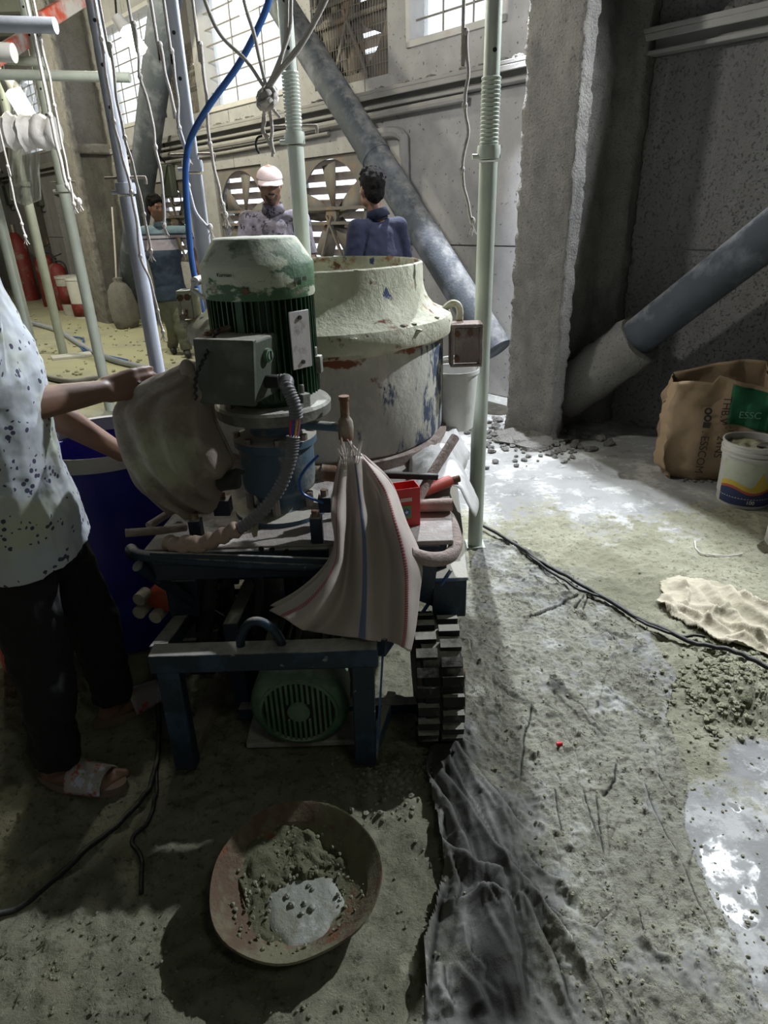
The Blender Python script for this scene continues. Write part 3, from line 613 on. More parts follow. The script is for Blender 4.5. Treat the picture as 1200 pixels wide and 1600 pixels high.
brace('dark steel brace rising to the right from a concrete-coated foot', a+(a-b)*.5, b, .125, (atw(880, 618, .4), atw(1000, 530, .4)), gus)
a = atw(262, -20, .4); b = atw(212, 360, .4)
brace('steep dark brace behind the man in the striped shirt', a+(a-b)*.2, b+(b-a)*.45, .17)

# ---------------- ceiling with deck beams
m = MB(); _cp = [Vector((-16,-6,0)), Vector((8.2,-6,0)), wp(-10,-.25,0), wp(26.7,-.25,0), Vector((-16.2,25,0))]
m.add([p+Vector((0,0,z)) for z in (4.45, 4.6) for p in _cp], [(4,3,2,1,0), (5,6,7,8,9)]+[(i, (i+1) % 5, 5+(i+1) % 5, 5+i) for i in range(5)])
ceil = m.build('ceiling', M_ceil, smooth=False); tag(ceil, kind='structure')
for k in range(9):
    m = MB(); y = 2.2+1.3*k; m.bar((-14, y, 4.33), (min(7.8, 1.59-.88*(y-5.1)-.25), y, 4.33), .16, .24); m.build('joist', M_ceil, ceil, smooth=False)
m = MB(); m.hexa([Vector(p) for p in ((-16,-6,-.1),(-15.8,-6,-.1),(-15.8,25.5,-.1),(-16,25.5,-.1),(-16,-6,4.5),(-15.8,-6,4.5),(-15.8,25.5,4.5),(-16,25.5,4.5))])
tag(m.build('wall_left', M_wall, smooth=False), kind='structure')
m = MB(); m.hexa([Vector(p) for p in ((-16,-6,-.1),(8,-6,-.1),(8,-5.8,-.1),(-16,-5.8,-.1),(-16,-6,4.45),(8,-6,4.45),(8,-5.8,4.45),(-16,-5.8,4.45))])
tag(m.build('wall_front', M_wall, smooth=False), kind='structure')
m = MB(); m.hexa([Vector(p) for p in ((8,-6,-.1),(8.2,-6,-.1),(8.2,-2,-.1),(8,-2,-.1),(8,-6,4.5),(8.2,-6,4.5),(8.2,-2,4.5),(8,-2,4.5))])
tag(m.build('wall_right', M_wall, smooth=False), kind='structure')
# ================================================================ THE MIXER
mx = thing('mortar_mixer', (-.25, 2.2, 0), 'dusty wheeled mortar mixing machine with round pale drum, upright green motor and navy frame', 'mixer')
DC = Vector((-.228, 2.68, 0))
m = MB(); m.lathe([(.02,.72),(.47,.70),(.486,.72),(.488,.95),(.486,1.13),(.478,1.13),(.478,.98),(.478,.74),(.02,.74)], DC, 72, wob=lambda a, z: .004*math.sin(5*a)+.003*math.sin(11*a+z*9))
drum = m.build('drum', M_drum, mx)
m = MB(); m.lathe([(.482,1.075),(.488,1.08),(.490,1.092),(.518,1.096),(.523,1.105),(.523,1.145),(.515,1.165),(.49,1.175),(.45,1.195),(.428,1.22),(.414,1.25),(.409,1.27),(.407,1.285),(.405,1.352),(.399,1.357),(.394,1.35),(.399,1.28),(.408,1.24),(.45,1.18),(.478,1.13)], DC, 72, wob=lambda a, z: .004*math.sin(3*a)+.004*math.sin(13*a+z*7)*(z > 1.1))
lid = m.build('lid_ring', M_lid, mx)
m = MB(); m.lathe([(.0,1.0),(.44,1.0)], DC, 40); m.lathe([(.03,.74),(.06,.8),(.05,1.2),(.03,1.22)], DC, 16, caps=True)
for k in range(4):
    a = k*PI/2+.5; m.bar(DC+Vector((0,0,1.15)), DC+Vector((math.cos(a)*.3, math.sin(a)*.3, 1.08)), .03, .03)
m.build('mixing_arms', M_mort, drum)
m = MB()
for k in range(26):
    a = random.uniform(0, 2*PI); r = random.choice([.402, .50, .52]); m.rock(DC+Vector((math.cos(a)*r, math.sin(a)*r, {.402: 1.354, .50: 1.172, .52: 1.15}[r])), random.uniform(.006, .014), (1.4,1.4,.6), k)
m.build('mortar_lumps', M_lid, lid)['kind'] = 'stuff'
# brackets on the drum
def bracket(p, w, h, d, mt):
    m = MB(); t = .012
    m.box(p+Vector((0,0,h/2-t/2)), (w, d, t)); m.box(p-Vector((0,0,h/2-t/2)), (w, d, t)); m.box(p+Vector((w/2-t/2,0,0)), (t, d, h-2*t)); m.box(p-Vector((w/2-t/2,0,0)), (t, d, h-2*t)); m.box(p+Vector((0,-d/2+.012,0)), (w-.03, .012, h-.03))
    b = m.build('bracket', mt, mx, bevel=.003)
    for sx, sz in ((-.3, .28), (.1, .3), (-.3, -.3)): m = MB(); m.cyl(p+Vector((sx*w, -d/2-.004, sz*h)), p+Vector((sx*w, -d/2+.01, sz*h)), .012, n=6); m.build('bolt', M_rust, b)
pb = at(727, 537, 2.62); bracket(pb, .125, .165, .10, M_crust)
m = MB(); m.tube(pathpts([pb+Vector((-.09,.05,.12)), pb+Vector((-.05,.05,.15)), pb+Vector((-.02,.05,.13)), pb+Vector((-.02,.05,.05))], 5), .014); m.build('lifting_hook', M_lid, mx)
pl = at(296, 478, 2.62); bracket(pl, .07, .12, .08, M_lid)
m = MB(); m.tube([at(325, 433, 2.55), at(304, 440, 2.45)], .016, 12); m.tube([at(304, 440, 2.45), at(300, 452, 2.45), at(322, 468, 2.5)], .008); m.build('toggle_lever', M_white, mx)
# deck and chassis
YAW = -.07
def dk(x, y, z): return Vector((x + (y-1.68)*.07, y, z))
m = MB(); m.hexa([dk(-.70,1.665,.645), dk(.20,1.665,.645), dk(.20,3.16,.645), dk(-.70,3.16,.645), dk(-.70,1.665,.66), dk(.20,1.665,.66), dk(.20,3.16,.66), dk(-.70,3.16,.66)]); m.build('deck_plate', M_platf, mx, bevel=.003)
m = MB(); m.lathe([(.50,.66),(.505,.70),(.47,.705)], DC, 48)
for k in range(10): a = 2*PI*k/10+.2; m.box(DC+Vector((math.cos(a)*.40, math.sin(a)*.40, .69)), (.05, .05, .07), a)
m.build('drum_seat', M_crust, mx)
def hb(x0, x1, y0, y1, z0, z1, name, mt, par=mx, bev=.004):
    m = MB(); m.hexa([dk(x0,y0,z0), dk(x1,y0,z0), dk(x1,y1,z0), dk(x0,y1,z0), dk(x0,y0,z1), dk(x1,y0,z1), dk(x1,y1,z1), dk(x0,y1,z1)]); return m.build(name, mt, par, bevel=bev)
fb = hb(-.70, .0, 1.645, 1.665, .565, .655, 'front_beam', M_navy)
for px, py in ((408, 858), (425, 859), (448, 862)): p = at(px, py, 1.643); m = MB(); m.cyl(p, p+Vector((0,.004,0)), .008, n=12); m.build('bolt_hole', M_black, fb)
hb(.14, .245, 1.70, 3.1, .37, .50, 'side_rail', M_navy); hb(.135, .25, 1.70, 3.1, .50, .512, 'rail_cover', M_bluep)
hb(-.70, -.60, 1.75, 3.1, .37, .50, 'side_rail', M_navy); hb(-.60, .14, 1.95, 2.03, .38, .48, 'cross_beam', M_navy); hb(-.60, .14, 2.9, 3.0, .38, .48, 'cross_beam', M_navy)
for x, y in ((-.66,1.76), (.16,1.76), (-.66,3.0), (.16,3.0)): hb(x-.025, x+.025, y, y+.05, .50, .646, 'post', M_navy)
m = MB(); m.hexa([dk(.02,1.66,.50), dk(.14,1.72,.40), dk(.14,1.73,.40), dk(.02,1.67,.50), dk(.02,1.66,.645), dk(.16,1.66,.645), dk(.16,1.67,.645), dk(.02,1.67,.645)]); m.build('corner_gusset', M_navy, mx)
# bumpers
m = MB(); m.tube(pathpts([at(206, 868, 1.75), at(205, 858, 1.66), at(222, 868, 1.60), at(300, 876, 1.585), at(420, 883, 1.58), at(500, 885, 1.58), at(519, 880, 1.59), at(520, 862, 1.65)], 6), .016, 12); m.build('front_bumper', M_navy, mx)
m = MB(); m.bar(at(235, 872, 1.583), at(516, 882, 1.575), .012, .04); m.build('bumper_strip', M_navy, mx, bevel=.004)
m = MB(); m.tube(pathpts([at(640, 866, 1.58), at(675, 874, 1.60), at(703, 868, 1.64), at(712, 845, 1.72), at(702, 812, 1.85), at(690, 800, 1.95)], 6), .021, 12); m.build('side_bumper', M_crust, mx)
m = MB(); m.tube([at(196, 833, 1.66), at(250, 829, 1.70), at(290, 824, 1.76)], .012, 10); m.build('lever_rod', M_crust, mx)
m = MB(); m.tube([at(232, 822, 1.75), at(282, 790, 1.88)], .012, 10); m.build('lever_rod', M_crust, mx)
m = MB(); m.tube([at(215, 884, 1.62), at(345, 968, 1.85)], .018, 12); m.build('diagonal_stay', M_navy, mx)
m = MB(); m.tube([at(655, 965, 1.74), at(705, 890, 1.69)], .006, 8); m.build('thin_stay', M_bluep, mx)
m = MB(); m.tube(pathpts([at(345, 850, 1.72), at(332, 900, 1.70), at(326, 950, 1.72), at(322, 1000, 1.8)], 6), .020, 12); m.build('drain_hose', M_black, mx)
m = MB(); m.tube(pathpts([at(400, 885, 1.75), at(405, 930, 1.74), at(398, 990, 1.76)], 6), .014, 12); m.build('drain_hose', M_black, mx)
for px, py, w, h, y in ((307, 828, .035, .07, 1.69), (495, 826, .035, .08, 1.68), (508, 786, .04, .05, 1.80), (348, 790, .05, .05, 1.82)):
    p = at(px, py, y); m = MB(); m.box(p, (w, w, h)); b = m.build('clamp_block', M_navy, mx, bevel=.003); m = MB(); m.cyl(p+Vector((0,0,h/2-.002)), p+Vector((0,0,h/2+.02)), .012, n=6); m.build('bolt', M_rust, b)
# gearbox + flange + motor
GC = at(432, 700, 1.93); GC.z = 0
m = MB(); m.lathe([(.02,.655),(.15,.655),(.15,.675),(.09,.68),(.075,.70),(.085,.725),(.112,.745),(.116,.76),(.116,.885),(.128,.89),(.128,.912),(.10,.918),(.075,.925),(.072,.995),(.02,.995)], GC, 40); gb = m.build('gearbox', M_gear, mx)
for k in range(8): a = k*PI/4+.2; m = MB(); q = GC+Vector((math.cos(a)*.116, math.sin(a)*.116, .905)); m.cyl(q, q+Vector((0,0,.025)), .011, n=6); m.build('bolt', M_chrome, gb)
for k in range(5): a = k*2*PI/5-1.6; m = MB(); q = GC+Vector((math.cos(a)*.10, math.sin(a)*.10, 0)); m.cyl(q+Vector((0,0,.67)), q+Vector((0,0,.73)), .013, n=8); m.build('foot_stud', M_platf, gb)
FC = at(428, 636, 1.92); FC.z = 0
m = MB(); m.lathe([(.02,.985),(.165,.985),(.172,.99),(.174,1.018),(.168,1.026),(.02,1.03)], FC, 48); fl = m.build('motor_flange', M_flange, mx)
for k in range(4): a = k*PI/2-.9; m = MB(); q = FC+Vector((math.cos(a)*.145, math.sin(a)*.145, 1.025)); m.cyl(q, q+Vector((0,0,.016)), .014, n=6); m.build('bolt', M_chrome, fl)
MC = at(414, 530, 1.93); MC.z = 0
mo = MB(); mo.lathe([(.02,1.02),(.118,1.02),(.125,1.045),(.124,1.34),(.02,1.34)], MC, 48); mot = mo.build('upright_motor', M_green, mx)
for k in range(52):
    a = 2*PI*k/52; d = Vector((math.cos(a), math.sin(a), 0)); wide = k in (37,)
    m = MB(); m.box(MC+d*.134+Vector((0,0,1.195)), (.034, .0035 if not wide else .02, .285), a); m.build('fin', M_green, mot, smooth=False)
m = MB(); m.lathe([(.120,1.325),(.153,1.325),(.155,1.33),(.156,1.408),(.152,1.415),(.115,1.472),(.108,1.477),(.02,1.48)], MC, 48, wob=lambda a, z: .006*math.sin(4*a+1)*(z > 1.4)); m.build('fan_cowl', M_cover, mot)
q = MC+Vector((-.01,-.156,1.352)); m = MB(); m.cyl(q, q+Vector((0,-.012,0)), .009, n=6); m.build('bolt', M_rust, mot)
# nameplate
a = -.74; d = Vector((math.cos(a), math.sin(a), 0)); m = MB(); m.box(MC+d*.157+Vector((0,0,1.215)), (.005, .070, .155), a); npl = m.build('nameplate', M_plate, mot, bevel=.001)
for z in (1.155, 1.275): m = MB(); q = MC+d*.158+Vector((0,0,z)); m.cyl(q, q+d*.006, .006, n=8); m.build('rivet', M_black, npl)
for a, z in ((-.15, 1.13), (-.75, 1.04)): d = Vector((math.cos(a), math.sin(a), 0)); m = MB(); q = MC+d*.125+Vector((0,0,z)); m.box(q+d*.015, (.05, .03, .05), a); m.cyl(q+d*.02+Vector((0,0,.02)), q+d*.02+Vector((0,0,.05)), .009, n=8); m.build('lug', M_flange, mot, bevel=.003)
for ta, tz, ts, tt in ((-1.98, 1.392, .014, 'Kurman'), (-.66, 1.372, .016, '||||||| 80')):
    d = Vector((math.cos(ta), math.sin(ta), 0)); text_mesh('lettering', tt, M_ink, mot, Matrix.Translation(MC+d*.1605+Vector((0,0,tz))) @ Matrix.Rotation(ta+PI/2, 4, 'Z') @ Matrix.Rotation(PI/2, 4, 'X'), ts)
# eye bolt with cord
q = at(358, 512, 1.80); m = MB(); m.cyl(q, q+Vector((-.04,-.05,-.006)), .008, n=8); m.lathe([(.010,-.004),(.016,0),(.010,.004),(.010,-.004)], q+Vector((-.045,-.055,-.006)), 14); m.build('lifting_eye', M_rust, mot)
m = MB(); pts = pathpts([at(341, 515, 1.73), at(330, 535, 1.70), at(318, 562, 1.67), at(306, 590, 1.66), at(306, 625, 1.66)], 14)
m.ring([p+Vector((.003*math.cos(i*1.4), .003*math.sin(i*1.4), 0)) for i, p in enumerate(pts)], .004, 6); m.build('tie_cord', M_black, mot)
# terminal box
f = [at(308, 631, 1.70), at(403, 632, 1.68), at(403, 632, 1.68), at(308, 631, 1.70)]
A, B, C_, D_ = at(318, 627, 1.70), at(400, 632, 1.68), at(398, 533, 1.68), at(307, 530, 1.70)
bk = Vector((.045, .13, 0)); m = MB(); m.hexa([A, B, B+bk, A+bk, D_, C_, C_+bk, D_+bk]); tb = m.build('terminal_box', M_tbox, mot, bevel=.008, seg=3)
o_ = Vector((-.004,-.012,0)); m = MB(); g = Vector((.003,0,.003)); m.hexa([A-g+o_, B+Vector((.003,0,-.003))+o_, B+Vector((.003,.011,-.003)), A-g+Vector((0,.011,0)), D_+Vector((-.003,0,.003))+o_, C_+g+o_, C_+g+Vector((0,.011,0)), D_+Vector((-.003,.011,.003))]); m.build('box_lid', M_tbox, tb, bevel=.003)
sn = Vector((1, -.33, 0)).normalized()
q = (B+C_)/2 + bk*.45 + Vector((0,0,.035)); m = MB(); m.cyl(q-sn*.01, q+sn*.014, .019, n=16); m.cyl(q+sn*.014, q+sn*.017, .014, n=16); m.build('blanking_plug', M_fcov, tb)
m = MB(); m.box(q+sn*.018, (.003, .006, .024), -.32); m.build('plug_slot', M_black, tb)
q2 = (B+C_)/2 + bk*.45 + Vector((0,0,-.035)); m = MB(); m.cyl(q2-sn*.01, q2+sn*.035, .019, n=16); m.build('cable_gland', M_black, tb)
def corrug(name, ctrl, r, mt, par, step=.0016):
    P = pathpts(ctrl, 60); out = [P[0]]; acc = 0
    for a, b in zip(P, P[1:]):
        acc += (b-a).length
        if acc >= step: out.append(b); acc = 0
    m = MB(); m.ring(out, [r*(1.0 if (i % 4) < 2 else .84) for i in range(len(out))], 14); return m.build(name, mt, par, ang=80)
c1 = [q2+sn*.025, q2+sn*.055+Vector((0,0,.004)), at(449, 605, 1.665), at(460, 632, 1.65), at(463, 654, 1.65)]
c2 = [at(458, 682, 1.65), at(454, 715, 1.64), at(438, 760, 1.63), at(408, 800, 1.62), at(370, 828, 1.61), at(325, 846, 1.60)]
M_flex = mat('flexible_conduit', (.13, .13, .14), .45, dust=((.3,.29,.28), .1), bump=.1)
corrug('flexible_conduit', c1, .0185, M_flex, mot); corrug('flexible_conduit', c2, .0185, M_flex, mot)
for k, (cn, cc) in enumerate((('red', (.45,.03,.05)), ('blue', (.05,.06,.45)), ('yellow', (.55,.38,.05)), ('pink', (.5,.2,.3)))):
    m = MB(); dx = (k-1.5)*.006; m.tube(pathpts([c1[-1]+Vector((dx,0,.01)), (c1[-1]+c2[0])/2+Vector((dx*1.3,-.004*(k % 2),0)), c2[0]+Vector((dx,0,-.01))], 4), .0028, 6); m.build('wire', mat(cn+'_wire', cc, .4, bump=0), mot, label=cn+' wire')
m = MB(); tp = pathpts([at(372, 826, 1.61), at(330, 844, 1.60), at(285, 853, 1.60), at(262, 848, 1.63)], 8); m.ring(tp, [.022+.004*math.sin(i*1.7) for i in range(len(tp))], 14)
for k in range(7): m.ball(at(275+k*9, 850+5*math.sin(k*2), 1.605+.01*math.cos(k)), .022, (1.2,.8,.9))
m.build('taped_joint', M_tape, mx, ang=80)
m = MB(); m.hexa([at(392,818,1.64), at(402,838,1.60), at(396,840,1.62), at(388,822,1.66), at(398,812,1.64), at(405,812,1.62), at(400,812,1.63), at(392,812,1.66)]); m.build('tape_flap', M_clothc, mx, smooth=False)
m = MB(); m.tube(pathpts([at(497, 712, 1.84), at(478, 732, 1.80), at(468, 752, 1.78), at(474, 772, 1.78), at(505, 786, 1.78)], 8), .0045, 8); m.build('blue_cable', M_hose_b, mx)
# tap
tp_ = at(540, 668, 1.86)
m = MB(); m.tube([at(455, 662, 1.86), tp_], .014, 14); m.build('tap_pipe', M_gear, mx)
m = MB(); m.lathe([(.013,-.04),(.022,-.035),(.024,0),(.022,.02),(.016,.03),(.013,.035),(.013,.082),(.016,.084),(.016,.096),(.010,.096)], tp_, 18, caps=True); m.build('tap_body', M_rust, mx)
m = MB(); m.cyl(at(492, 738, 1.95), at(540, 742, 1.95), .022, n=14); m.cyl(at(502, 738, 1.948), at(528, 741, 1.948), .027, n=14); m.build('coupling', M_rust, mx)
m = MB(); m.bar(at(572, 741, 1.90), at(684, 745, 1.94), .02, .02); m.build('crank_arm', M_black, mx, bevel=.004)
m = MB(); m.tube([at(647, 792, 1.86), at(672, 745, 1.95), at(711, 683, 2.06)], .016, 14); m.build('crank_handle', M_crust, mx)
# tyres
def wheel(c, name='wheel'):
    m = MB(); ax = (1, .07, 0); m.lathe([(.10,-.05),(.165,-.062),(.178,-.055),(.180,0),(.178,.055),(.165,.062),(.10,.05)], c, 40, axis=ax); w = m.build(name, M_tyre, mx)
    m = MB(); m.lathe([(.0,-.02),(.09,-.03),(.105,-.052),(.105,.052),(.09,.03),(.0,.02)], c, 24, axis=ax); m.build('rim', M_rust, w)
    for k in range(22):
        a = 2*PI*k/22
        for sg in (-1, 1):
            b = a+(.14 if sg > 0 else 0); m = MB(); R = Matrix.Rotation(-.07*0, 3, 'Z') @ Matrix.Rotation(b, 3, 'X')
            m.box(c+R @ Vector((sg*.036, 0, .188)), (.062, .028, .024), rot=R); m.build('lug', M_tyre, w, smooth=False)
    m = MB(); m.cyl(c+Vector((.05,0,0)), c+Vector((.092,0,0)), .018, n=10); m.build('axle_nut', M_rust, w)
    return w
wheel(Vector((.148, 1.64, .195))); wheel(Vector((.232, 2.85, .195))); wheel(Vector((-.64, 2.0, .195))); wheel(Vector((-.58, 2.85, .195)))
# front stand frame
fr = MB(); ft, fbz = 1.44, 1.43
TL_, TR_ = at(243, 1022, ft), at(584, 1026, ft); TR_.z = TL_.z = (TL_.z+TR_.z)/2
BL_, BR_ = at(292, 1186, fbz), at(572, 1196, fbz); zb = (BL_.z+BR_.z)/2; BL_.z = BR_.z = zb
m = MB(); m.bar(TL_-Vector((.012,0,0)), TR_+Vector((.012,0,0)), .062, .058); ff = m.build('stand_frame', M_navy, mx, bevel=.004)
m = MB(); m.bar(TL_+Vector((.03,0,-.028)), BL_, .045, .062, up=(1,0,0)); m.build('stand_leg', M_navy, mx, bevel=.004)
m = MB(); m.bar(TR_+Vector((-.03,0,-.028)), BR_, .045, .062, up=(1,0,0)); m.build('stand_leg', M_navy, mx, bevel=.004)
m = MB(); m.bar(BL_+Vector((0,.02,.02)), at(352, 1052, 1.86), .05, .05); m.build('stand_foot_bar', M_crust, mx, bevel=.004)
m = MB(); m.bar(BR_+Vector((.02,.02,.02)), at(612, 1090, 1.75), .03, .05); m.build('stand_foot_bar', M_bluep, mx, bevel=.004)
m = MB(); m.bar(TR_+Vector((.01,.02,0)), at(625, 965, 1.78), .05, .05); m.build('stand_top_bar', M_navy, mx, bevel=.004)
m = MB(); m.bar(TL_+Vector((.0,.02,0)), at(290, 965, 1.80), .05, .05); m.build('stand_top_bar', M_navy, mx, bevel=.004)
q = TR_+Vector((.022,.03,-.03)); m = MB(); m.hexa([BR_+Vector((.028,.0,0)), BR_+Vector((.034,.0,0)), BR_+Vector((.04,.03,0)), BR_+Vector((.034,.03,0)), q, q+Vector((.006,0,0)), q+Vector((.012,.20,0)), q+Vector((.006,.20,0))]); m.build('stand_gusset', M_bluep, mx, smooth=False)
a, b = at(378, 1012, 1.45), at(440, 1014, 1.45); mid = (a+b)/2
m = MB(); m.tube(pathpts([a-Vector((0,0,.02)), a+Vector((.0,0,.03)), a+Vector((.025,0,.075)), mid+Vector((0,0,.088)), b+Vector((-.025,0,.075)), b+Vector((.0,0,.03)), b-Vector((0,0,.02))], 6), .0125, 12); m.build('grab_handle', M_navy, mx)
# horizontal pump motor seen from its fan end
PC = at(468, 1106, 1.52); ax = Vector((-.02, -1, .0)).normalized(); RR = Vector((0,0,1)).rotation_difference(ax).to_matrix()
m = MB(); m.lathe([(.02,-.40),(.13,-.40),(.13,-.13),(.146,-.13),(.150,-.02),(.146,-.004),(.128,.014),(.110,.020),(.110,.012),(.04,.012),(.0,.012)], PC, 48, axis=ax); pm = m.build('pump_motor', M_fcov, mx)
for k in range(28):
    a = 2*PI*k/28
    if -2.6 < a-PI*1.5 < -2.2: continue
    d = RR @ Vector((math.cos(a), math.sin(a), 0)); m = MB(); c = PC-ax*.265+d*.14; m.bar(c-ax*.12, c+ax*.12, .004, .03, up=d); m.build('fin', M_green, pm, smooth=False)
for i in range(-6, 7):     # vertical grille bars across the fan opening, and the dark gaps behind
    x = i*.0155; L = math.sqrt(max(0, .108**2-x*x))
    for z0, z1 in (((-L, -.030), (.030, L)) if abs(x) < .034 else ((-L, L),)):
        m = MB(); c = PC+ax*.016+Vector((x,0,(z0+z1)/2)); m.box(c, (.0078, .010, abs(z1-z0))); m.build('grille_bar', M_fcov, pm, bevel=.001)
m = MB(); m.lathe([(.0,.013),(.107,.013),(.107,.009)], PC, 32, axis=ax); m.build('fan_opening', M_black, pm)
m = MB(); m.lathe([(.0,.022),(.034,.022),(.034,.010)], PC, 24, axis=ax); m.build('grille_centre', M_fcov, pm)
m = MB(); m.lathe([(.106,.010),(.110,.024),(.118,.022),(.120,.012)], PC, 40, axis=ax); m.build('grille_ring', M_fcov, pm)
m = MB(); m.box(PC+Vector((.0,.14,-.155)), (.36, .26, .02)); m.build('motor_base', M_platf, mx, bevel=.003)
hb(-.5, .1, 1.66, 1.70, .02, .06, 'base_beam', M_navy); hb(-.52, -.47, 1.70, 2.4, .05, .37, 'base_beam', M_navy)
m = MB(); m.cyl(PC+Vector((0,.40,.02)), PC+Vector((0,.85,.02)), .10, n=24); m.build('pump_body', M_black, mx)
m = MB(); m.box((-.20, 2.25, .34), (.34, .5, .3)); m.cyl((-.2,1.98,.34), (-.2,2.02,.34), .12, n=20); m.build('gear_case', M_navy, mx, bevel=.02)

# ================================================================ THINGS ON AND AROUND THE MIXER
def grid_obj(name, rows, mt, parent=None, thick=.0015, loc=None, uvs=True, sub=0):
    nr, nc = len(rows), len(rows[0]); o0 = wloc(parent) if parent else (loc or Vector((0,0,0)))
    me = bpy.data.meshes.new(name); me.from_pydata([tuple(p-o0) for r in rows for p in r], [], [(i*nc+j, i*nc+j+1, (i+1)*nc+j+1, (i+1)*nc+j) for i in range(nr-1) for j in range(nc-1)])
    uv = me.uv_layers.new(name='UVMap')
    for lp in me.loops: i, j = divmod(lp.vertex_index, nc); uv.data[lp.index].uv = (j/(nc-1), i/(nr-1))
    me.shade_smooth(); me.materials.append(mt); o = bpy.data.objects.new(name, me); link(o, parent)
    if parent is None and loc is not None: o.location = loc
    if thick: md = o.modifiers.new('solid', 'SOLIDIFY'); md.thickness = thick; md.offset = 0
    return o
# woven sack: material with stripes along U
def sack_material():
    m = mat('woven_sack', (.62, .55, .50), .75, bump=.25, bscale=30, layers=[((.50,.42,.38), 5, .55, .2, S1)]); nt = m.node_tree; N = nt.nodes; L = nt.links; b = N['Principled BSDF']
    uv = N.new('ShaderNodeUVMap'); sx = N.new('ShaderNodeSeparateXYZ'); L.new(uv.outputs[0], sx.inputs[0]); c = b.inputs['Base Color'].links[0].from_socket
    wv = N.new('ShaderNodeMath'); wv.operation = 'SINE'; mu = N.new('ShaderNodeMath'); mu.operation = 'MULTIPLY'; mu.inputs[1].default_value = 520; L.new(sx.outputs[1], mu.inputs[0]); L.new(mu.outputs[0], wv.inputs[0])
    for u0, w, col, dash in ((.085, .012, (.50,.06,.07), .35), (.50, .017, (.09,.17,.36), .0), (.835, .017, (.48,.05,.07), .35)):
        s = N.new('ShaderNodeMath'); s.operation = 'SUBTRACT'; s.inputs[1].default_value = u0; L.new(sx.outputs[0], s.inputs[0]); a = N.new('ShaderNodeMath'); a.operation = 'ABSOLUTE'; L.new(s.outputs[0], a.inputs[0])
        l = N.new('ShaderNodeMath'); l.operation = 'LESS_THAN'; l.inputs[1].default_value = w; L.new(a.outputs[0], l.inputs[0])
        g = N.new('ShaderNodeMath'); g.operation = 'GREATER_THAN'; g.inputs[1].default_value = -.6 if dash else -2; L.new(wv.outputs[0], g.inputs[0])
        k = N.new('ShaderNodeMath'); k.operation = 'MULTIPLY'; L.new(l.outputs[0], k.inputs[0]); L.new(g.outputs[0], k.inputs[1])
        k2 = N.new('ShaderNodeMath'); k2.operation = 'MULTIPLY'; L.new(k.outputs[0], k2.inputs[0]); k2.inputs[1].default_value = .8
        x = N.new('ShaderNodeMix'); x.data_type = 'RGBA'; L.new(k2.outputs[0], x.inputs[0]); L.new(c, x.inputs[6]); x.inputs[7].default_value = (*col, 1); c = x.outputs[2]
    L.new(c, b.inputs['Base Color'])
    tr = N.new('ShaderNodeBsdfTranslucent'); L.new(c, tr.inputs[0]); mxs = N.new('ShaderNodeMixShader'); mxs.inputs[0].default_value = .4
    L.new(b.outputs[0], mxs.inputs[1]); L.new(tr.outputs[0], mxs.inputs[2]); L.new(mxs.outputs[0], N['Material Output'].inputs[0]); return m
cols = [[(531,713),(521,762),(517,800),(522,850),(507,890),(466,928),(420,955)], [(538,714),(534,770),(534,825),(530,885),(512,925),(486,960),(458,975)], [(545,713),(549,770),(547,830),(543,890),(533,940),(515,972),(494,990)],
        [(553,712),(561,770),(568,830),(570,890),(569,940),(567,975),(566,998)], [(560,713),(583,768),(598,830),(607,890),(606,940),(604,980),(602,1004)], [(567,715),(600,764),(617,815),(633,880),(635,930),(633,980),(629,1012)], [(572,719),(611,757),(636,822),(659,878),(656,930),(650,980),(642,1019)]]
YR = [1.79, 1.71, 1.62, 1.55, 1.50, 1.465, 1.45]; FO = [.03, -.015, .035, -.012, .018, -.02, .03]
base = [[at(x, y, YR[i] + FO[j]*min(1, i/2)) for i, (x, y) in enumerate(c)] for j, c in enumerate(cols)]
cc = [pathpts(c, 10) for c in base]; rows = [pathpts([c[i] for c in cc], 10) for i in range(len(cc[0]))]
for i, r in enumerate(rows):
    k = i/(len(rows)-1)
    for j, p in enumerate(r): u = j/(len(r)-1); p.y += .006*math.sin(u*19+2*math.sin(k*3))*(.3+k)*(1-.5*k) + .006*mnoise.noise(p*14); p.z += .004*mnoise.noise(p*30)*(k > .95)
sack = thing('woven_sack', at(560, 715, 1.79), 'white woven plastic sack with blue and red stripes hanging from the mixer tap', 'sack')
M_sack = sack_material()
grid_obj('sack_front', rows, M_sack, sack)
rows2 = [[p+Vector((0, .018+.05*math.sin(PI*j/(len(r)-1))*min(1, i/10), .004)) for j, p in enumerate(r)] for i, r in enumerate(rows)]
grid_obj('sack_back', rows2, M_sack, sack)
for a, b in (((531, 672), (535, 722)), ((541, 684), (556, 716)), ((545, 690), (573, 722)), ((535, 700), (526, 728)), ((548, 690), (548, 722))):
    p, q = at(*a, 1.845), at(*b, 1.785); m = MB(); m.tube(pathpts([p, (p+q)/2+Vector((.004, -.006, .0)), q], 5), .0035, 6); m.build('tie_string', M_tape if a[0] < 542 else M_rope, sack)
m = MB(); p = at(545, 712, 1.785); 
for k in range(9): m.tube(pathpts([p+Vector((-.02+.006*k, 0, 0)), p+Vector((-.03+.009*k, -.02, .03+.01*(k % 3))), p+Vector((-.02+.006*k, -.012, -.02))], 4), .0015, 5)
m.build('frayed_threads', M_rope, sack)['kind'] = 'stuff'

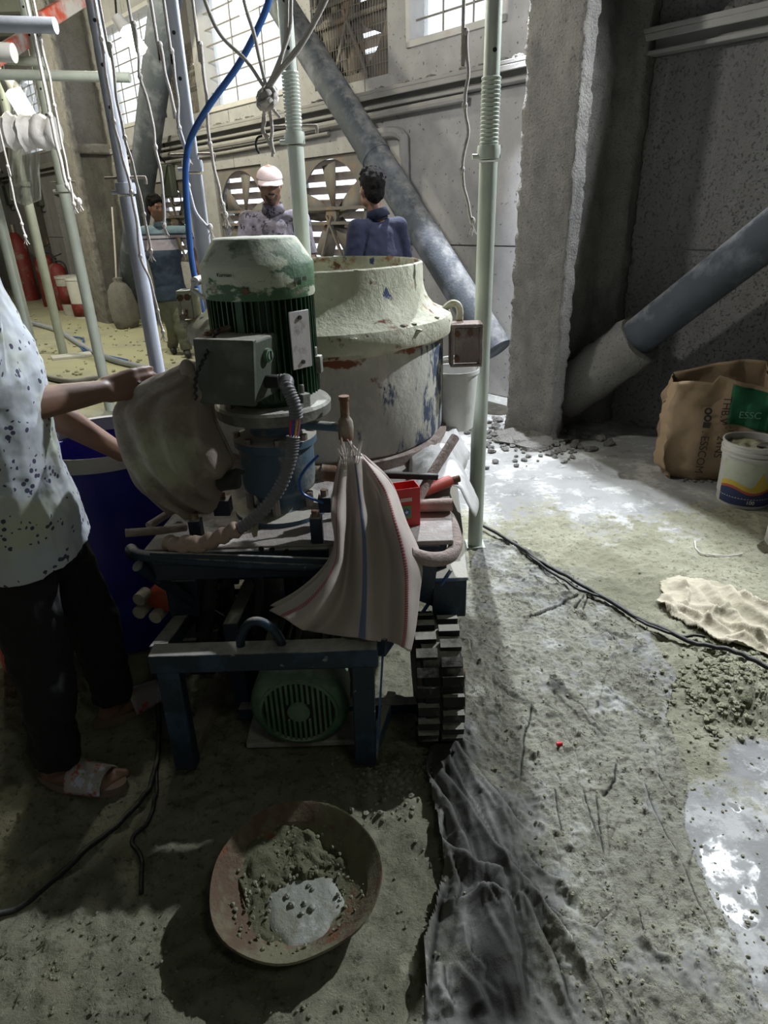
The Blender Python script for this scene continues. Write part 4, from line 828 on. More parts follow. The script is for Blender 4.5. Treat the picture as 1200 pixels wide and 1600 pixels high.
# canvas cover over the control box
cov = [(567,290,304,.02),(575,272,314,.045),(588,240,320,.07),(606,202,326,.085),(630,182,331,.095),(662,184,337,.10),(700,192,354,.105),(725,200,364,.10),(750,212,352,.085),(775,238,345,.07),(796,262,337,.05)]
rows = []
prof = pathpts([Vector(c[:3]) for c in cov], 6); th_ = pathpts([Vector((c[0], c[3], 0)) for c in cov], 6); n = 56
for i, (p, t) in enumerate(zip(prof, th_)):
    l, r = at(p.y, p.x, 1.74), at(p.z, p.x, 1.74); c = (l+r)/2; w = (r-l).length/2; row = []
    k = i/(len(prof)-1)
    for j in range(n+1):
        a = 2*PI*j/n; fo = 1 + .05*math.sin(a*9+k*3)*k + .04*math.sin(a*5+k*6)
        q = c + Vector((math.cos(a)*w*(1+.02*math.sin(9*a)), math.sin(a)*t.y*fo, 0)); f2 = max(0, -math.sin(a))
        q.y += .020*f2*math.sin((q.x-l.x)*85 + (1-k)*4+1.5*math.sin(k*5))*(.15+k) + .02*f2*mnoise.noise(Vector((q.x*9, 0, q.z*5))); q.z += .006*mnoise.noise(q*20); row.append(q)
    rows.append(row)
cover = grid_obj('canvas_cover', [[(rows[0][0]+rows[0][n//2])/2+(p-(rows[0][0]+rows[0][n//2])/2)*.1 for p in rows[0]]]+rows, M_canvas, None, .003)
tag(cover, 'dusty beige canvas cover draped over the control box left of the green motor', 'cover')
pc = at(300, 700, 1.74); m = MB(); m.box(at(276, 672, 1.76), (.13, .09, .26)); cb = m.build('control_box', M_tbox, None, bevel=.01, loc=at(276, 672, 1.76)); cb.location = at(276, 672, 1.76)
tag(cb, 'control box hidden under the beige canvas cover', 'box')
p = at(306, 800, 1.76); m = MB(); m.cyl(p, p+Vector((0,0,.15)), .022, n=12); m.build('control_post', M_black, mx)
p = at(350, 745, 1.72); m = MB(); m.ring([p+Vector((-.01,0,-.01)), p+Vector((.03,-.01,-.005)), at(372, 736, 1.70), at(382, 737, 1.70)], [.032,.030,.010,.008], 12); m.build('switch_horn', M_black, mx)
p = at(298, 605, 1.69); m = MB()
for k in range(6): m.ball(at(293+6*k % 24, 578+12*k, 1.70), .026, (.8,.6,1.1))
m.build('cloth_knot', M_canvas, mx, ang=80)

# tin, handles
p = at(633, 831, 1.79); p.z = .661; tin = thing('red_tin', p, 'open rusty red tin can with printed label, standing on the mixer deck behind the sack', 'tin')
m = MB(); w, d, h = .040, .030, .125; R = Matrix.Rotation(.25, 3, 'Z'); t = .002
prof = [(-1,-1),(1,-1),(1,1),(-1,1)]; vs = []
for zz, s_ in ((0,1),(h,1),(h,.93),(.004,.93)): vs += [p+R @ Vector((x*w*s_, y*d*s_, zz)) for x, y in prof]
m.add(vs, [(3,2,1,0)]+[(a*4+i, a*4+(i+1) % 4, (a+1)*4+(i+1) % 4, (a+1)*4+i) for a in range(3) for i in range(4)]+[(12,13,14,15)]); m.build('can_body', M_red, tin, bevel=.003, ang=30)
m = MB(); q = p+R @ Vector((-.004, -d-.0012, .05)); m.box(q, (.03, .001, .042), .25); m.build('label_green', mat('tin_green', (.10,.22,.08), .5, bump=0), tin, smooth=False)
m = MB(); m.lathe([(0,0),(.010,0),(.010,.0015),(0,.0015)], q+R @ Vector((0,-.001,0)), 20, axis=R @ Vector((0,-1,0))); m.build('label_disc', mat('tin_blue', (.05,.10,.35), .5, bump=0), tin)
m = MB(); st = []
for k in range(10): a = PI/2+k*PI/5; r = .007 if k % 2 == 0 else .003; st.append(q+R @ Vector((r*math.cos(a), -.003, r*math.sin(a))))
m.add(st, [tuple(range(10))]); m.build('label_star', M_white, tin, smooth=False)
m = MB(); m.box(q+R @ Vector((0,0,.04)), (.035,.001,.012), .25); m.build('label_band', mat('tin_pale', (.6,.45,.42), .5, bump=0), tin, smooth=False)
def handtool(name, pts, r, mt, label, cat, tip=None):
    th = thing(name, pts[-1], label, cat); m = MB(); m.ring(pathpts(pts, 6), r, 14); m.build('handle', mt, th)
    if tip: m = MB(); m.ring(tip[0], tip[1], 12); m.build('head', M_rust, th)
a, b = at(650, 790, 1.92), at(702, 760, 2.02); a.z = b.z = .70
handtool('hammer', [b, (a+b)/2, a], .020, M_redh, 'tool with a worn red handle lying on the mixer deck under the crank', 'tool', ([b, b+Vector((.035,.01,.004))], .012))
a, b = at(655, 797, 1.86), at(706, 799, 1.86); a.z = b.z = .685
handtool('wooden_club', [a, (a+b)/2, b], .021, M_wood, 'short thick wooden handle, pale pink with dust, beside the red tin', 'tool')
# white pail and crumpled white sheet at the far right of the deck
p = at(708, 690, 2.75); p.z = .661; pail = thing('white_pail', p, 'white plastic pail with handle behind the mixer drum on the right', 'pail')
m = MB(); m.lathe([(.0,0),(.085,0),(.10,.24),(.106,.24),(.106,.255),(.098,.255),(.082,.012),(.0,.012)], p, 32); m.build('body', M_white, pail)
m = MB(); m.tube(pathpts([p+Vector((-.1,0,.25)), p+Vector((-.06,-.03,.30)), p+Vector((.0,-.04,.31)), p+Vector((.08,-.03,.30)), p+Vector((.1,0,.25))], 6), .008, 8); m.build('handle', M_white, pail)
rows = []
for i in range(28):
    v = i/27; y = 2.0+.72*v; row = []
    for j in range(18):
        u = j/17; x = .06+(y-1.68)*.07+.23*u+.02*math.sin(v*9)*u; z = .668+.05*math.sin(PI*min(1, u*1.1))*(.5+.5*math.sin(v*6))+.03*abs(mnoise.noise(Vector((x*14, y*14, 0))))-(.10*max(0, u-.75)/.25)
        row.append(Vector((x, y, z)))
    rows.append(row)
sh = grid_obj('plastic_sack', rows, M_sheetw, None, .002); tag(sh, 'crumpled white plastic sack lying along the right edge of the mixer deck', 'sack')

# barrel with open top behind the worker's arm
p = Vector((-1.03, 2.30, 0)); bl = thing('plastic_barrel', p, 'open deep blue plastic barrel between the foreground worker and the mixer', 'barrel')
m = MB(); m.lathe([(0,.0),(.235,.0),(.26,.03),(.268,.2),(.26,.24),(.27,.28),(.27,.55),(.26,.59),(.268,.63),(.263,.76)], p, 48); m.lathe([(.26,.76),(.25,.75),(.245,.1),(0,.08)], p, 48); m.build('body', M_barrel, bl)
m = MB(); m.lathe([(.262,.755),(.276,.76),(.278,.80),(.270,.812),(.257,.808),(.256,.757)], p, 48); m.build('rim', M_buck, bl)
m = MB(); m.lathe([(0,.56),(.25,.56)], p, 32); m.build('water', mat('dirty_water', (.03,.03,.03), .08, bump=0), bl)
p = at(262, 932, 1.86); jug = thing('orange_can', p, 'small orange and white plastic can wedged under the mixer deck beside the blue barrel', 'can')
m = MB(); m.ball(p, .065, (1.1,.7,.8)); m.build('body', mat('orange_plastic', (.40,.07,.03), .5), jug)
for dx, dz in ((-.06,.03), (-.07,-.02), (-.02,-.04), (.06,.02)): m = MB(); m.cyl(p+Vector((dx,-.02,dz)), p+Vector((dx-.01,-.065,dz)), .022, n=14); m.build('white_cap', M_clothc, jug)
hold = MB(); hold.bar(p+Vector((.02,0,-.05)), p+Vector((.12,.03,-.06)), .1, .02); hold.build('tray', M_navy, mx)

# mortar pan on the floor
p = atz(466, 1405, 0); pan = thing('mortar_pan', p, 'round dented rusty metal pan holding wet mortar, on the floor in front of the mixer', 'pan')
def pw(a, z): return .03*math.sin(a*2+.7)*(z > .05)+.018*math.sin(a*3+2)*(z > .03)+.008*math.sin(7*a)*(z > .06)
tilt = Vector((.05, -.10, 1)).normalized()
m = MB(); m.lathe([(0,.006),(.06,.008),(.12,.024),(.165,.055),(.192,.094),(.197,.097),(.199,.090),(.17,.050),(.125,.018),(.06,0),(0,0)], p+Vector((0,0,.012)), 56, axis=tilt, wob=pw); m.build('bowl', M_pan, pan)
m = MB(); rr = random.Random(8); R = Vector((0,0,1)).rotation_difference(tilt).to_matrix()
n1, n2 = 30, 60; vs = []
for i in range(n1+1):
    for k in range(n2):
        a = 2*PI*k/n2; r = i/n1*(.155+.02*math.sin(a*3+1)+.012*math.sin(a*5)); q = Vector((r*math.cos(a), r*math.sin(a), 0)); bowl = .006+.30*max(0, r-.05)**1.35*2.0
        h = .030+.022*mnoise.noise(Vector((q.x*14, q.y*14, 3)))+.012*mnoise.noise(Vector((q.x*50, q.y*50, 1)))+.006*mnoise.noise(Vector((q.x*130, q.y*130, 1)))+.02*math.cos(a-2.2)*r/.15
        wet = math.hypot(q.x-.02, q.y+.045) < .080+.012*math.sin(a*4); h = .024+.001*mnoise.noise(Vector((q.x*60, q.y*60, 1))) if wet else h
        vs.append(p+Vector((0,0,.012))+R @ Vector((q.x, q.y, h if i < n1 else min(h, bowl+.002))))
m.add(vs, [(i*n2+k, i*n2+(k+1) % n2, (i+1)*n2+(k+1) % n2, (i+1)*n2+k) for i in range(n1) for k in range(n2)]); m.build('mortar_fill', M_mortdk, pan, smooth=True)
M_slurry = mat('pale_slurry', (.29, .30, .27), .4, layers=[((.24,.24,.19), 16, .46, .15, S1), ((.50,.51,.50), 22, .56, .1, S1)], bump=.6, bscale=50, bdist=.006)
m = MB(); vs = [p+Vector((0,0,.014))+R @ Vector((.02, -.045, .0275))]
for i in range(1, 9):
    for k in range(36):
        a = 2*PI*k/36; r = i/8*(.088+.010*math.sin(a*3)+.006*math.sin(a*7+1)); vs.append(p+Vector((0,0,.014))+R @ Vector((.02+r*math.cos(a), -.045+r*math.sin(a), .0275+.0015*mnoise.noise(Vector((r*math.cos(a)*60, r*math.sin(a)*60, 0)))-(.006 if i == 8 else 0))))
m.add(vs, [(0, 1+k, 1+(k+1) % 36) for k in range(36)]+[(1+(i-1)*36+k, 1+i*36+k, 1+i*36+(k+1) % 36, 1+(i-1)*36+(k+1) % 36) for i in range(1, 8) for k in range(36)]); m.build('slurry', M_slurry, pan, smooth=True)
m = MB()
for k in range(7): a, r = rr.uniform(0, 6.3), rr.uniform(.01, .055); m.rock(p+Vector((0,0,.012))+R @ Vector((.02+r*math.cos(a), -.045+r*math.sin(a), .032)), rr.uniform(.005, .011), (1,1,.8), k, 9, 6)
m.build('slurry_lumps', M_slurry, pan)['kind'] = 'stuff'
m = MB()
for k in range(260):
    a, r = rr.uniform(0, 6.3), rr.uniform(.02, .17); x, y = r*math.cos(a), r*math.sin(a)
    if math.hypot(x-.02, y+.045) < .075: continue
    m.rock(p+Vector((0,0,.012))+R @ Vector((x, y, .036+.26*max(0, r-.10))), rr.uniform(.0015, .006), (1,1,.8), k, 6, 4)
m.build('mortar_crumbs', M_mort, pan)['kind'] = 'stuff'
# ================================================================ FLOOR CLUTTER
m = MB(); rr = random.Random(21)
def fh(x, y): return float(floor_h(np.array([x]), np.array([y]))[0][0])
cx_, cy_ = [], []
spots = []
for k in range(2300):
    px, py = rr.uniform(-20, 1220), rr.uniform(880, 1600)
    c = atz(px, py, 0)
    if math.hypot(px-466, py-1400) < 150 or (240 < px < 700 and py < 1150): continue
    spots.append((c.x, c.y, rr.uniform(.0015, .005)))
for k in range(420):
    px, py = rr.gauss(1140, 45), rr.gauss(1075, 38); c = atz(px, py, 0); spots.append((c.x, c.y, rr.uniform(.003, .012)))
for k in range(260):
    px, py = rr.gauss(600, 50), rr.gauss(1225, 25); c = atz(px, py, 0); spots.append((c.x, c.y, rr.uniform(.003, .009)))
xs_ = np.array([s[0] for s in spots]); ys_ = np.array([s[1] for s in spots]); hs_ = floor_h(xs_, ys_)[0]
th2 = np.where(inside(xs_, ys_, TPOLY), .012, 0)
for k, s in enumerate(spots): m.rock((s[0], s[1], hs_[k]+th2[k]+s[2]*.3), s[2], (1.2, 1.2, .8), k, 5, 3)
cr = m.build('mortar_crumbs', M_mort, None, loc=Vector((0,0,0))); tag(cr, 'loose crumbs of dried mortar scattered over the floor', 'mortar', kind='stuff')
m = MB(); c = atz(1152, 1098, 0)
for k in range(14): m.rock(c+Vector((rr.gauss(0,.03), rr.gauss(0,.025), .045)), rr.uniform(.012, .03), (1.1,1,.8), k+50, 10, 7)
o = m.build('mortar_heap', M_mortdk, None, loc=c, smooth=True); tag(o, 'small dark wet heap of mortar at the right, below the cream cloth', 'mortar')

# cable across the floor
def floor_cable(name, px, r, mt, label, cat, lift=.012):
    P = pathpts([atz(a, b, 0) for a, b in px], 14)
    hz = floor_h(np.array([p.x for p in P]), np.array([p.y for p in P]))[0]
    for p, h in zip(P, hz): p.z = h+r+lift
    for _ in range(3):
        for i in range(1, len(P)-1): P[i].z = (P[i-1].z+P[i].z*2+P[i+1].z)/4
    m = MB(); m.ring(P, r, 8); o = m.build(name, mt, None, loc=P[0], smooth=True); return tag(o, label, cat)
floor_cable('black_cable', [(750,826),(800,855),(840,882),(880,905),(930,935),(985,968),(1040,995),(1090,1018),(1140,1035),(1180,1052),(1240,1075)], .009, M_black, 'thick black cable running diagonally over the floor from the pole to the right edge', 'cable', .016)
floor_cable('black_cable', [(800,853),(850,893),(900,925),(960,950),(1010,985),(1060,1003),(1098,1008)], .006, M_black, 'thinner black cable beside the thick one, ending near the cream cloth', 'cable', .018)
floor_cable('thin_wire', [(1085,848),(1088,862),(1100,868),(1125,871),(1160,868)], .0028, M_rope, 'thin pale bent wire lying on the floor above the cream cloth', 'wire', .004)
floor_cable('plastic_hose', [(240,960),(244,1060),(250,1140),(246,1200),(232,1245),(190,1290),(120,1350),(50,1410),(-30,1450)], .008, M_black, 'dirty black hose on the floor running from the mixer past the slippers', 'hose', .006)
floor_cable('plastic_hose', [(246,1200),(245,1250),(232,1290),(208,1320),(222,1345),(222,1400)], .006, M_black, 'thin looped hose end on the floor below the mixer frame', 'hose', .004)
floor_cable('grey_hose', [(40,505),(90,520),(130,545),(170,565),(230,580),(280,590)], .035, M_galb, 'thick grey hose lying on the yellowish floor behind the poles', 'hose', 0)
floor_cable('blue_cable', [(55,505),(80,515),(105,527),(130,532),(128,548),(150,556),(200,566)], .012, M_hose_b, 'thin blue cable winding beside the thick grey hose', 'cable', .01)
floor_cable('grey_hose', [(60,590),(110,600),(150,595),(230,590)], .03, M_girt, 'short grey hose behind the worker, in front of the thick one', 'hose', 0)
p = atz(874, 1163, .02); m = MB(); m.cyl(p+Vector((-.009,0,0)), p+Vector((.009,.001,.001)), .0065, n=14); o = m.build('bottle_cap', mat('red_plastic', (.6,.02,.03), .35, bump=0), None, loc=p); tag(o, 'tiny bright red plastic cap lying on the muddy sheet', 'cap')
c = atz(112, 556, .03); m = MB(); m.box(c, (.45, .22, .03), .5); o = m.build('white_board', M_white, None, loc=c, bevel=.004); tag(o, 'short white board lying on the yellowish floor between two poles', 'board')
# cream cloth
CP = P2([(1022,908),(1060,902),(1095,908),(1125,912),(1160,930),(1215,950),(1260,980),(1260,1060),(1205,1030),(1160,1022),(1120,1012),(1085,992),(1050,968),(1022,945),(1032,930)])
CF = [([(1040,915),(1080,925),(1100,950),(1130,985)], .02, .03), ([(1095,912),(1120,950),(1160,990),(1200,1010)], .022, .045), ([(1130,920),(1160,955),(1210,990)], .018, .035), ([(1035,935),(1060,955),(1100,975),(1150,1000)], .014, .028),
      ([(1060,905),(1075,935),(1070,955)], .010, .02), ([(1150,930),(1185,950),(1230,960)], .014, .03), ([(1030,945),(1070,972),(1120,1008),(1180,1020)], .012, .02), ([(1080,985),(1110,970),(1140,960)], .012, .02), ([(1120,1008),(1160,1000),(1200,1022)], .012, .025)]
def cloth_h(X, Y):
    wx = X+.02*(fbm(X, Y, 12, 151)-.5); wy = Y+.02*(fbm(X, Y, 12, 161)-.5); H = np.zeros(X.shape)
    for pl_, w, h in CF: D, T, S = segd(wx, wy, P2(pl_)); H += h*sm(T, 0, .15)*sm(1-T, 0, .15)*np.exp(-(D/(w*np.where(S > 0, 1.5, .4)))**2)
    c, s = math.cos(-.75), math.sin(-.75); al = wx*c+wy*s; ac = -wx*s+wy*c
    return floor_h(X, Y)[0]*.4+.010+H*.9+.007*(fbm(X, Y, 14, 171)-.5)+.020*(1-np.abs(vnoise(al*.3, ac*2.3, 6, 183)*2-1))**2*sm(fbm(X, Y, 4, 185), .3, .6)
cl = grid_mesh('cream_cloth', np.arange(.9, 1.95, .007), np.arange(1.75, 2.55, .007), cloth_h, M_clothc, mask=lambda X, Y: inside(X+.05*(fbm(X, Y, 9, 191)-.5), Y+.05*(fbm(X, Y, 9, 193)-.5), CP))
tag(cl, 'crumpled cream cloth lying on the floor at the right edge', 'cloth')
md = cl.modifiers.new('s', 'SOLIDIFY'); md.thickness = .004

# paper sack with print
bc = atz(1105, 748, 0); bc.y += .10; bc.x += .02
pb_ = thing('paper_sack', bc, 'large open brown paper sack with dark lettering and a green panel, against the wall', 'sack')
yawb = -.30; RB = Matrix.Rotation(yawb, 3, 'Z'); W_, D2, H_ = .25, .15, .60
def bagpt(u, v, s=0):   # u around 0..1, v height 0..1
    a = u*4; side = int(a) % 4; f = a-int(a); c4 = [(-1,-1),(1,-1),(1,1),(-1,1)]; p0, p1 = c4[side], c4[(side+1) % 4]; x = p0[0]+(p1[0]-p0[0])*f; y = p0[1]+(p1[1]-p0[1])*f
    k = 1+.07*math.sin(v*3)-(.10*(1-v))*(v < .08); top = H_*(1+.0*x)+.05*math.sin(u*2*PI*2+1)*1.0+(.03 if y > 0 else 0)-.05*(x < -.2)*(y < 0)
    q = Vector((x*W_*k, y*D2*k*(1+.12*math.sin(v*5)), v*top)); nz = .035*mnoise.noise(Vector((x*2.2, y*2.2+5, v*3)))+.02*abs(mnoise.noise(Vector((x*5, y*5, v*7)))); q.x += nz*x*1.6; q.y += nz*(1.2 if y < 0 else -1)
    return bc + RB @ q
rows = [[bagpt(j/64, i/30) for j in range(65)] for i in range(31)]; b1 = grid_obj('paper_body', rows, M_kraft, pb_, .002)
m = MB(); m.add([bc+RB @ Vector((x*W_*.95, y*D2*.95, .02)) for x, y in ((-1,-1),(1,-1),(1,1),(-1,1))], [(3,2,1,0)]); m.build('paper_base', M_kraft, pb_)
rows = [[bagpt(.145+.105*j/14, .60+.36*i/12)+RB @ Vector((.001, -.005, 0)) for j in range(15)]+[bagpt(.25+.11*j/8, .60+.36*i/12)+RB @ Vector((.005, -.001, 0)) for j in range(9)] for i in range(13)]; grid_obj('green_panel', rows, M_kgreen, pb_, .001)
def facing(p, yaw, roll=0, tilt=0): return Matrix.Translation(p) @ Matrix.Rotation(yaw, 4, 'Z') @ Matrix.Rotation(PI/2+tilt, 4, 'X') @ Matrix.Rotation(roll, 4, 'Z')
text_mesh('lettering', '. ESSCOM', M_ink, pb_, facing(bagpt(.095, .335)+RB @ Vector((0,-.022,0)), yawb, -PI/2), .062)
text_mesh('lettering', 'THB.W', M_ink, pb_, facing(bagpt(.135, .70)+RB @ Vector((0,-.022,0)), yawb, -PI/2), .06); text_mesh('lettering', '21NS', M_ink, pb_, facing(bagpt(.135, .38)+RB @ Vector((0,-.022,0)), yawb, -PI/2), .06)
text_mesh('lettering', '-1', M_ink, pb_, facing(bagpt(.155, .56)+RB @ Vector((0,-.022,0)), yawb, -PI/2), .045); text_mesh('lettering', '2L', M_ink, pb_, facing(bagpt(.155, .34)+RB @ Vector((0,-.022,0)), yawb, -PI/2), .045)
text_mesh('lettering', 'ESSC', M_greenlt, pb_, facing(bagpt(.19, .72)+RB @ Vector((.01,-.026,0)), yawb), .055)
for k in range(3):
    q = bagpt(.095, .74-.065*k)+RB @ Vector((0,-.022,0)); m = MB(); m.lathe([(.010,-.0006),(.021,-.0006),(.021,.0006),(.010,.0006),(.010,-.0006)], q, 20, axis=RB @ Vector((0,-1,0))) if k < 2 else m.box(q, (.04, .0012, .035), yawb); m.build('symbol', M_ink, pb_)

# cardboard box behind the bucket
c = atw(1226, 625, .33); c.z = .0; cb2 = thing('cardboard_box', c, 'open cardboard box behind the paint bucket, beside the paper sack', 'box'); R = Matrix.Rotation(-.5, 3, 'Z')
for dx, dy, sx, sy in ((0,-.14,.40,.006), (0,.14,.40,.006), (-.2,0,.006,.28), (.2,0,.006,.28)):
    q = c+R @ Vector((dx,dy,.21)); m = MB(); m.box(q, (sx, sy, .42), rot=R); m.build('panel', M_card, cb2, smooth=False)
    d = Vector((dx, dy, 0)).normalized(); m = MB(); e = c+R @ Vector((dx,dy,.42)); f = R @ d
    s_ = R @ Vector((abs(d.y)*.19, abs(d.x)*.13, 0)); up = Vector((0,0,.02 if dy < 0 else .06)); m.add([e-s_, e+s_, e+s_*.95+f*.09+up, e-s_*.95+f*.09+up], [(0,1,2,3)]); m.build('flap', M_card, cb2, smooth=False, solid=.004)
m = MB(); m.box(c+Vector((0,0,.004)), (.4,.28,.006), rot=R); m.build('base', M_card, cb2, smooth=False)

# paint bucket
c = atz(1178, 797, 0); c.y += .13; c.z = .0
bk_ = thing('paint_bucket', c, 'paint bucket with yellow, red and blue print, full of grey mortar', 'bucket')
m = MB(); m.lathe([(0,0),(.128,0),(.131,.01),(.146,.285),(.155,.287),(.155,.296),(.147,.298),(.1475,.312),(.157,.314),(.157,.322),(.149,.324),(.150,.345),(.156,.348),(.156,.355),(.148,.357),(.143,.352),(.138,.06),(0,.05)], c, 56); m.build('body', M_buck, bk_)
a0, a1 = -PI*.98, -PI*.02
rows = [[c+Vector((math.cos(a0+(a1-a0)*j/40)*(.1325+.0125*i/10+.0012), math.sin(a0+(a1-a0)*j/40)*(.1325+.0125*i/10+.0012), .02+.245*i/10)) for j in range(41)] for i in range(11)]; grid_obj('printed_label', rows, mat('label_pale', (.40,.42,.34), .5, layers=[((.30,.32,.22), 9, .5, .2, S1)], bump=.1), bk_, 0)
def bband(name, lo, hi, k, col, j0=0, j1=40):
    fn = lambda j, v: c+Vector((math.cos(a0+(a1-a0)*j/40)*(.1325+.0125*v+.0012+k*.0007), math.sin(a0+(a1-a0)*j/40)*(.1325+.0125*v+.0012+k*.0007), .02+.245*v))
    grid_obj(name, [[fn(j, lo(j/40)+(hi(j/40)-lo(j/40))*i/6) for j in range(j0, j1+1)] for i in range(7)], mat(name+'_ink', col, .5, layers=[((.30,.28,.25), 16, .60, .08, S1)], bump=.1), bk_, 0)
wv = lambda u: .06*math.sin(u*11)
bband('yellow_print', lambda u: .0, lambda u: .50+wv(u)+max(0, .36-4.2*abs(u-.50)), 1, (.50,.36,.04))
bband('red_print', lambda u: .0, lambda u: .39+wv(u), 2, (.38,.08,.04)); bband('navy_print', lambda u: .0, lambda u: .33+wv(u), 3, (.025,.035,.10)); bband('orange_side', lambda u: .1, lambda u: .62, 4, (.36,.10,.06), 28, 36)
text_mesh('lettering', '100', M_white, bk_, facing(c+Vector((-.035,-.1385,.045)), -.25), .028)
text_mesh('lettering', 'd', M_white, bk_, facing(c+Vector((-.128,-.045,.125)), -1.25), .05)
m = MB(); vs = []
for i in range(13):
    for k in range(40): a = 2*PI*k/40; r = .140*i/12; vs.append(c+Vector((r*math.cos(a), r*math.sin(a), .318+.022*mnoise.noise(Vector((r*math.cos(a)*25, r*math.sin(a)*25, 0)))+.02*(1-i/12))))
m.add(vs, [(i*40+k, i*40+(k+1) % 40, (i+1)*40+(k+1) % 40, (i+1)*40+k) for i in range(12) for k in range(40)]); m.build('mortar_fill', M_mort, bk_, smooth=True)
t = thing('trowel', c+Vector((.05,-.03,.35)), 'trowel with red handle stuck in the mortar of the paint bucket', 'trowel')
p = c+Vector((.045,-.05,.345)); m = MB(); m.hexa([p+Vector(v) for v in ((-.06,.0,-.01),(.05,-.03,-.015),(.07,.06,-.01),(-.02,.05,-.01),(-.06,.0,-.006),(.05,-.03,-.011),(.07,.06,-.006),(-.02,.05,-.006))]); m.build('blade', M_black, t)
m = MB(); m.ring(pathpts([p+Vector((.01,0,0)), p+Vector((.008,0,.03)), p+Vector((.02,.0,.045))], 4), .006, 8); m.build('tang', M_rust, t)
m = MB(); m.ring(pathpts([p+Vector((.02,0,.04)), p+Vector((.02,.0,.08)), p+Vector((.02,.0,.13))], 4), [.012,.014,.017,.018,.018,.017,.018,.018,.012], 12); m.build('handle', mat('red_grip', (.45,.01,.03), .35, bump=0), t)
c = atz(1218, 850, 0); cn = thing('white_canister', c, 'white plastic canister cut off by the right edge in front of the paint bucket', 'canister')
m = MB(); m.lathe([(0,0),(.062,0),(.068,.01),(.066,.20),(.05,.235),(.03,.25),(.0,.25)], c, 32); m.build('body', M_white, cn); m = MB(); m.lathe([(0,.25),(.028,.25),(.028,.28),(0,.28)], c, 24); m.build('cap', M_white, cn)

# ================================================================ PROPS, ROPES, HOSES
def prop_pole(base, r, zc, ztop, mt, label, pin=True, grp='adjustable steel props', thr=False):
    th = thing('steel_prop', base, label, 'prop', grp)
    m = MB(); m.box(base+Vector((0,0,.005)), (.09,.09,.01)); m.build('base_plate', mt, th)
    m = MB(); m.cyl(base+Vector((0,0,.008)), base+Vector((0,0,zc-.02)), r, n=20); m.build('outer_tube', mt, th)
    m = MB(); pts, ra = [], []
    z = zc
    while z < zc+.26: pts += [base+Vector((0,0,z)), base+Vector((0,0,z+.006)), base+Vector((0,0,z+.010))]; ra += [r*1.0, r*1.05, r*.95]; z += .014
    if thr: m.ring(pts, ra, 20); m.build('thread', mt, th)
    m = MB(); m.lathe([(r*.9,-.03),(r*1.22,-.028),(r*1.28,0),(r*1.22,.018),(r*.9,.02)], base+Vector((0,0,zc+.02)), 20); m.cyl(base+Vector((-r*1.8,-.01,zc)), base+Vector((r*1.2,-.01,zc)), .010, n=8); m.build('collar_nut', mt, th)
    m = MB(); m.cyl(base+Vector((0,0,zc+(.2 if thr else 0))), base+Vector((0,0,ztop)), r*.86, n=20); it = m.build('inner_tube', mt, th)
    z = zc+.34
    while z < ztop-.1: m = MB(); m.cyl(base+Vector((0.004,-r*.855,z)), base+Vector((.004,-r*.87,z)), .008, n=10); m.build('pin_hole', M_black, it); z += .16
    if pin: m = MB(); m.tube(pathpts([base+Vector((-.09,-.0,zc+.06)), base+Vector((.08,0,zc+.06)), base+Vector((.10,0,zc+.055)), base+Vector((.10,0,zc+.03))], 4), .007, 8); m.build('pin', M_chrome, th)
def zat(px, py, y): return at(px, py, y).z
G = atz(742, 852, 0); prop_pole(G, .036, zat(757, 245, G.y), 4.3, M_gal, 'pale green steel prop standing alone between the mixer and the concrete column', False, thr=True)
Bp = at(215, 400, 3.45); Bp.z = 0; prop_pole(Bp, .036, zat(195, 300, 3.45), 4.3, M_galb, 'bluish grey steel prop just left of the man in the striped shirt')
Ep = at(320, 400, 3.3); Ep.z = 0; prop_pole(Ep, .036, zat(308, 265, 3.3), 4.3, M_galb, 'grey steel prop beside the blue hose, left of the man in the cap')
Fp = at(472, 370, 3.3); Fp.z = 0; prop_pole(Fp, .036, zat(458, 222, 3.3), 4.3, M_gal, 'green-grey steel prop in front of the man in the cap, behind the mixer', thr=True)
Ap = at(130, 440, 5.6); Ap.z = 0; prop_pole(Ap, .043, zat(104, 298, 5.6), 4.3, M_gal, 'steel prop in front of the far column, left of the bluish prop')
Cp = atz(100, 556, 0); prop_pole(Cp, .052, zat(40, 290, Cp.y), 4.3, M_gal, 'slender steel prop standing on the yellowish floor left of the far column')
Dp = at(14, 400, 5.8); Dp.z = 0; prop_pole(Dp, .043, zat(0, 340, 5.8)+.3, 4.3, M_gal, 'leftmost steel prop, just above the shoulder of the foreground worker')

def rope(px, y, label, r=.0062, y2=None, frayed=True, top=True, name='rope'):
    n = len(px); P = [at(a, b, y+((y2-y)*i/(n-1) if y2 else 0)) for i, (a, b) in enumerate(px)]
    if top: d = (P[0]-P[1]); P = [Vector((P[0].x+d.x*.1, P[0].y, 4.3))]+P if P[0].z < 4.2 else P
    Q = pathpts(P, 12); out = []
    for i, p in enumerate(Q): out.append(p+Vector((.0016*math.sin(i*.5+P[-1].x*7), 0, 0)))
    th = thing(name, P[-1], label, 'rope', 'ropes hanging from the ceiling'); m = MB(); m.ring(out, r, 6); m.build('cord', M_rope, th, smooth=True)
    for k in range(2, len(P)-1):
        if k % 2 == 0: m = MB(); c = P[k]; m.ball(c, r*1.7, (1,1,1.2), 8, 6); m.build('knot', M_rope, th)
    if frayed:
        m = MB(); e = P[-1]; m.ball(e+Vector((0,0,.01)), r*1.8, (1,1,1.3), 8, 6)
        for k in range(5): m.tube([e, e+Vector((.008*(k-2), .005*(k % 2), -.03-.005*(k % 3)))], r*.3, 4)
        m.build('frayed_end', M_rope, th)
    return th
rope([(0,205),(12,260),(22,310),(34,350),(40,372)], 4.2, 'leftmost hanging rope, ending beside the shoulder of the foreground worker')
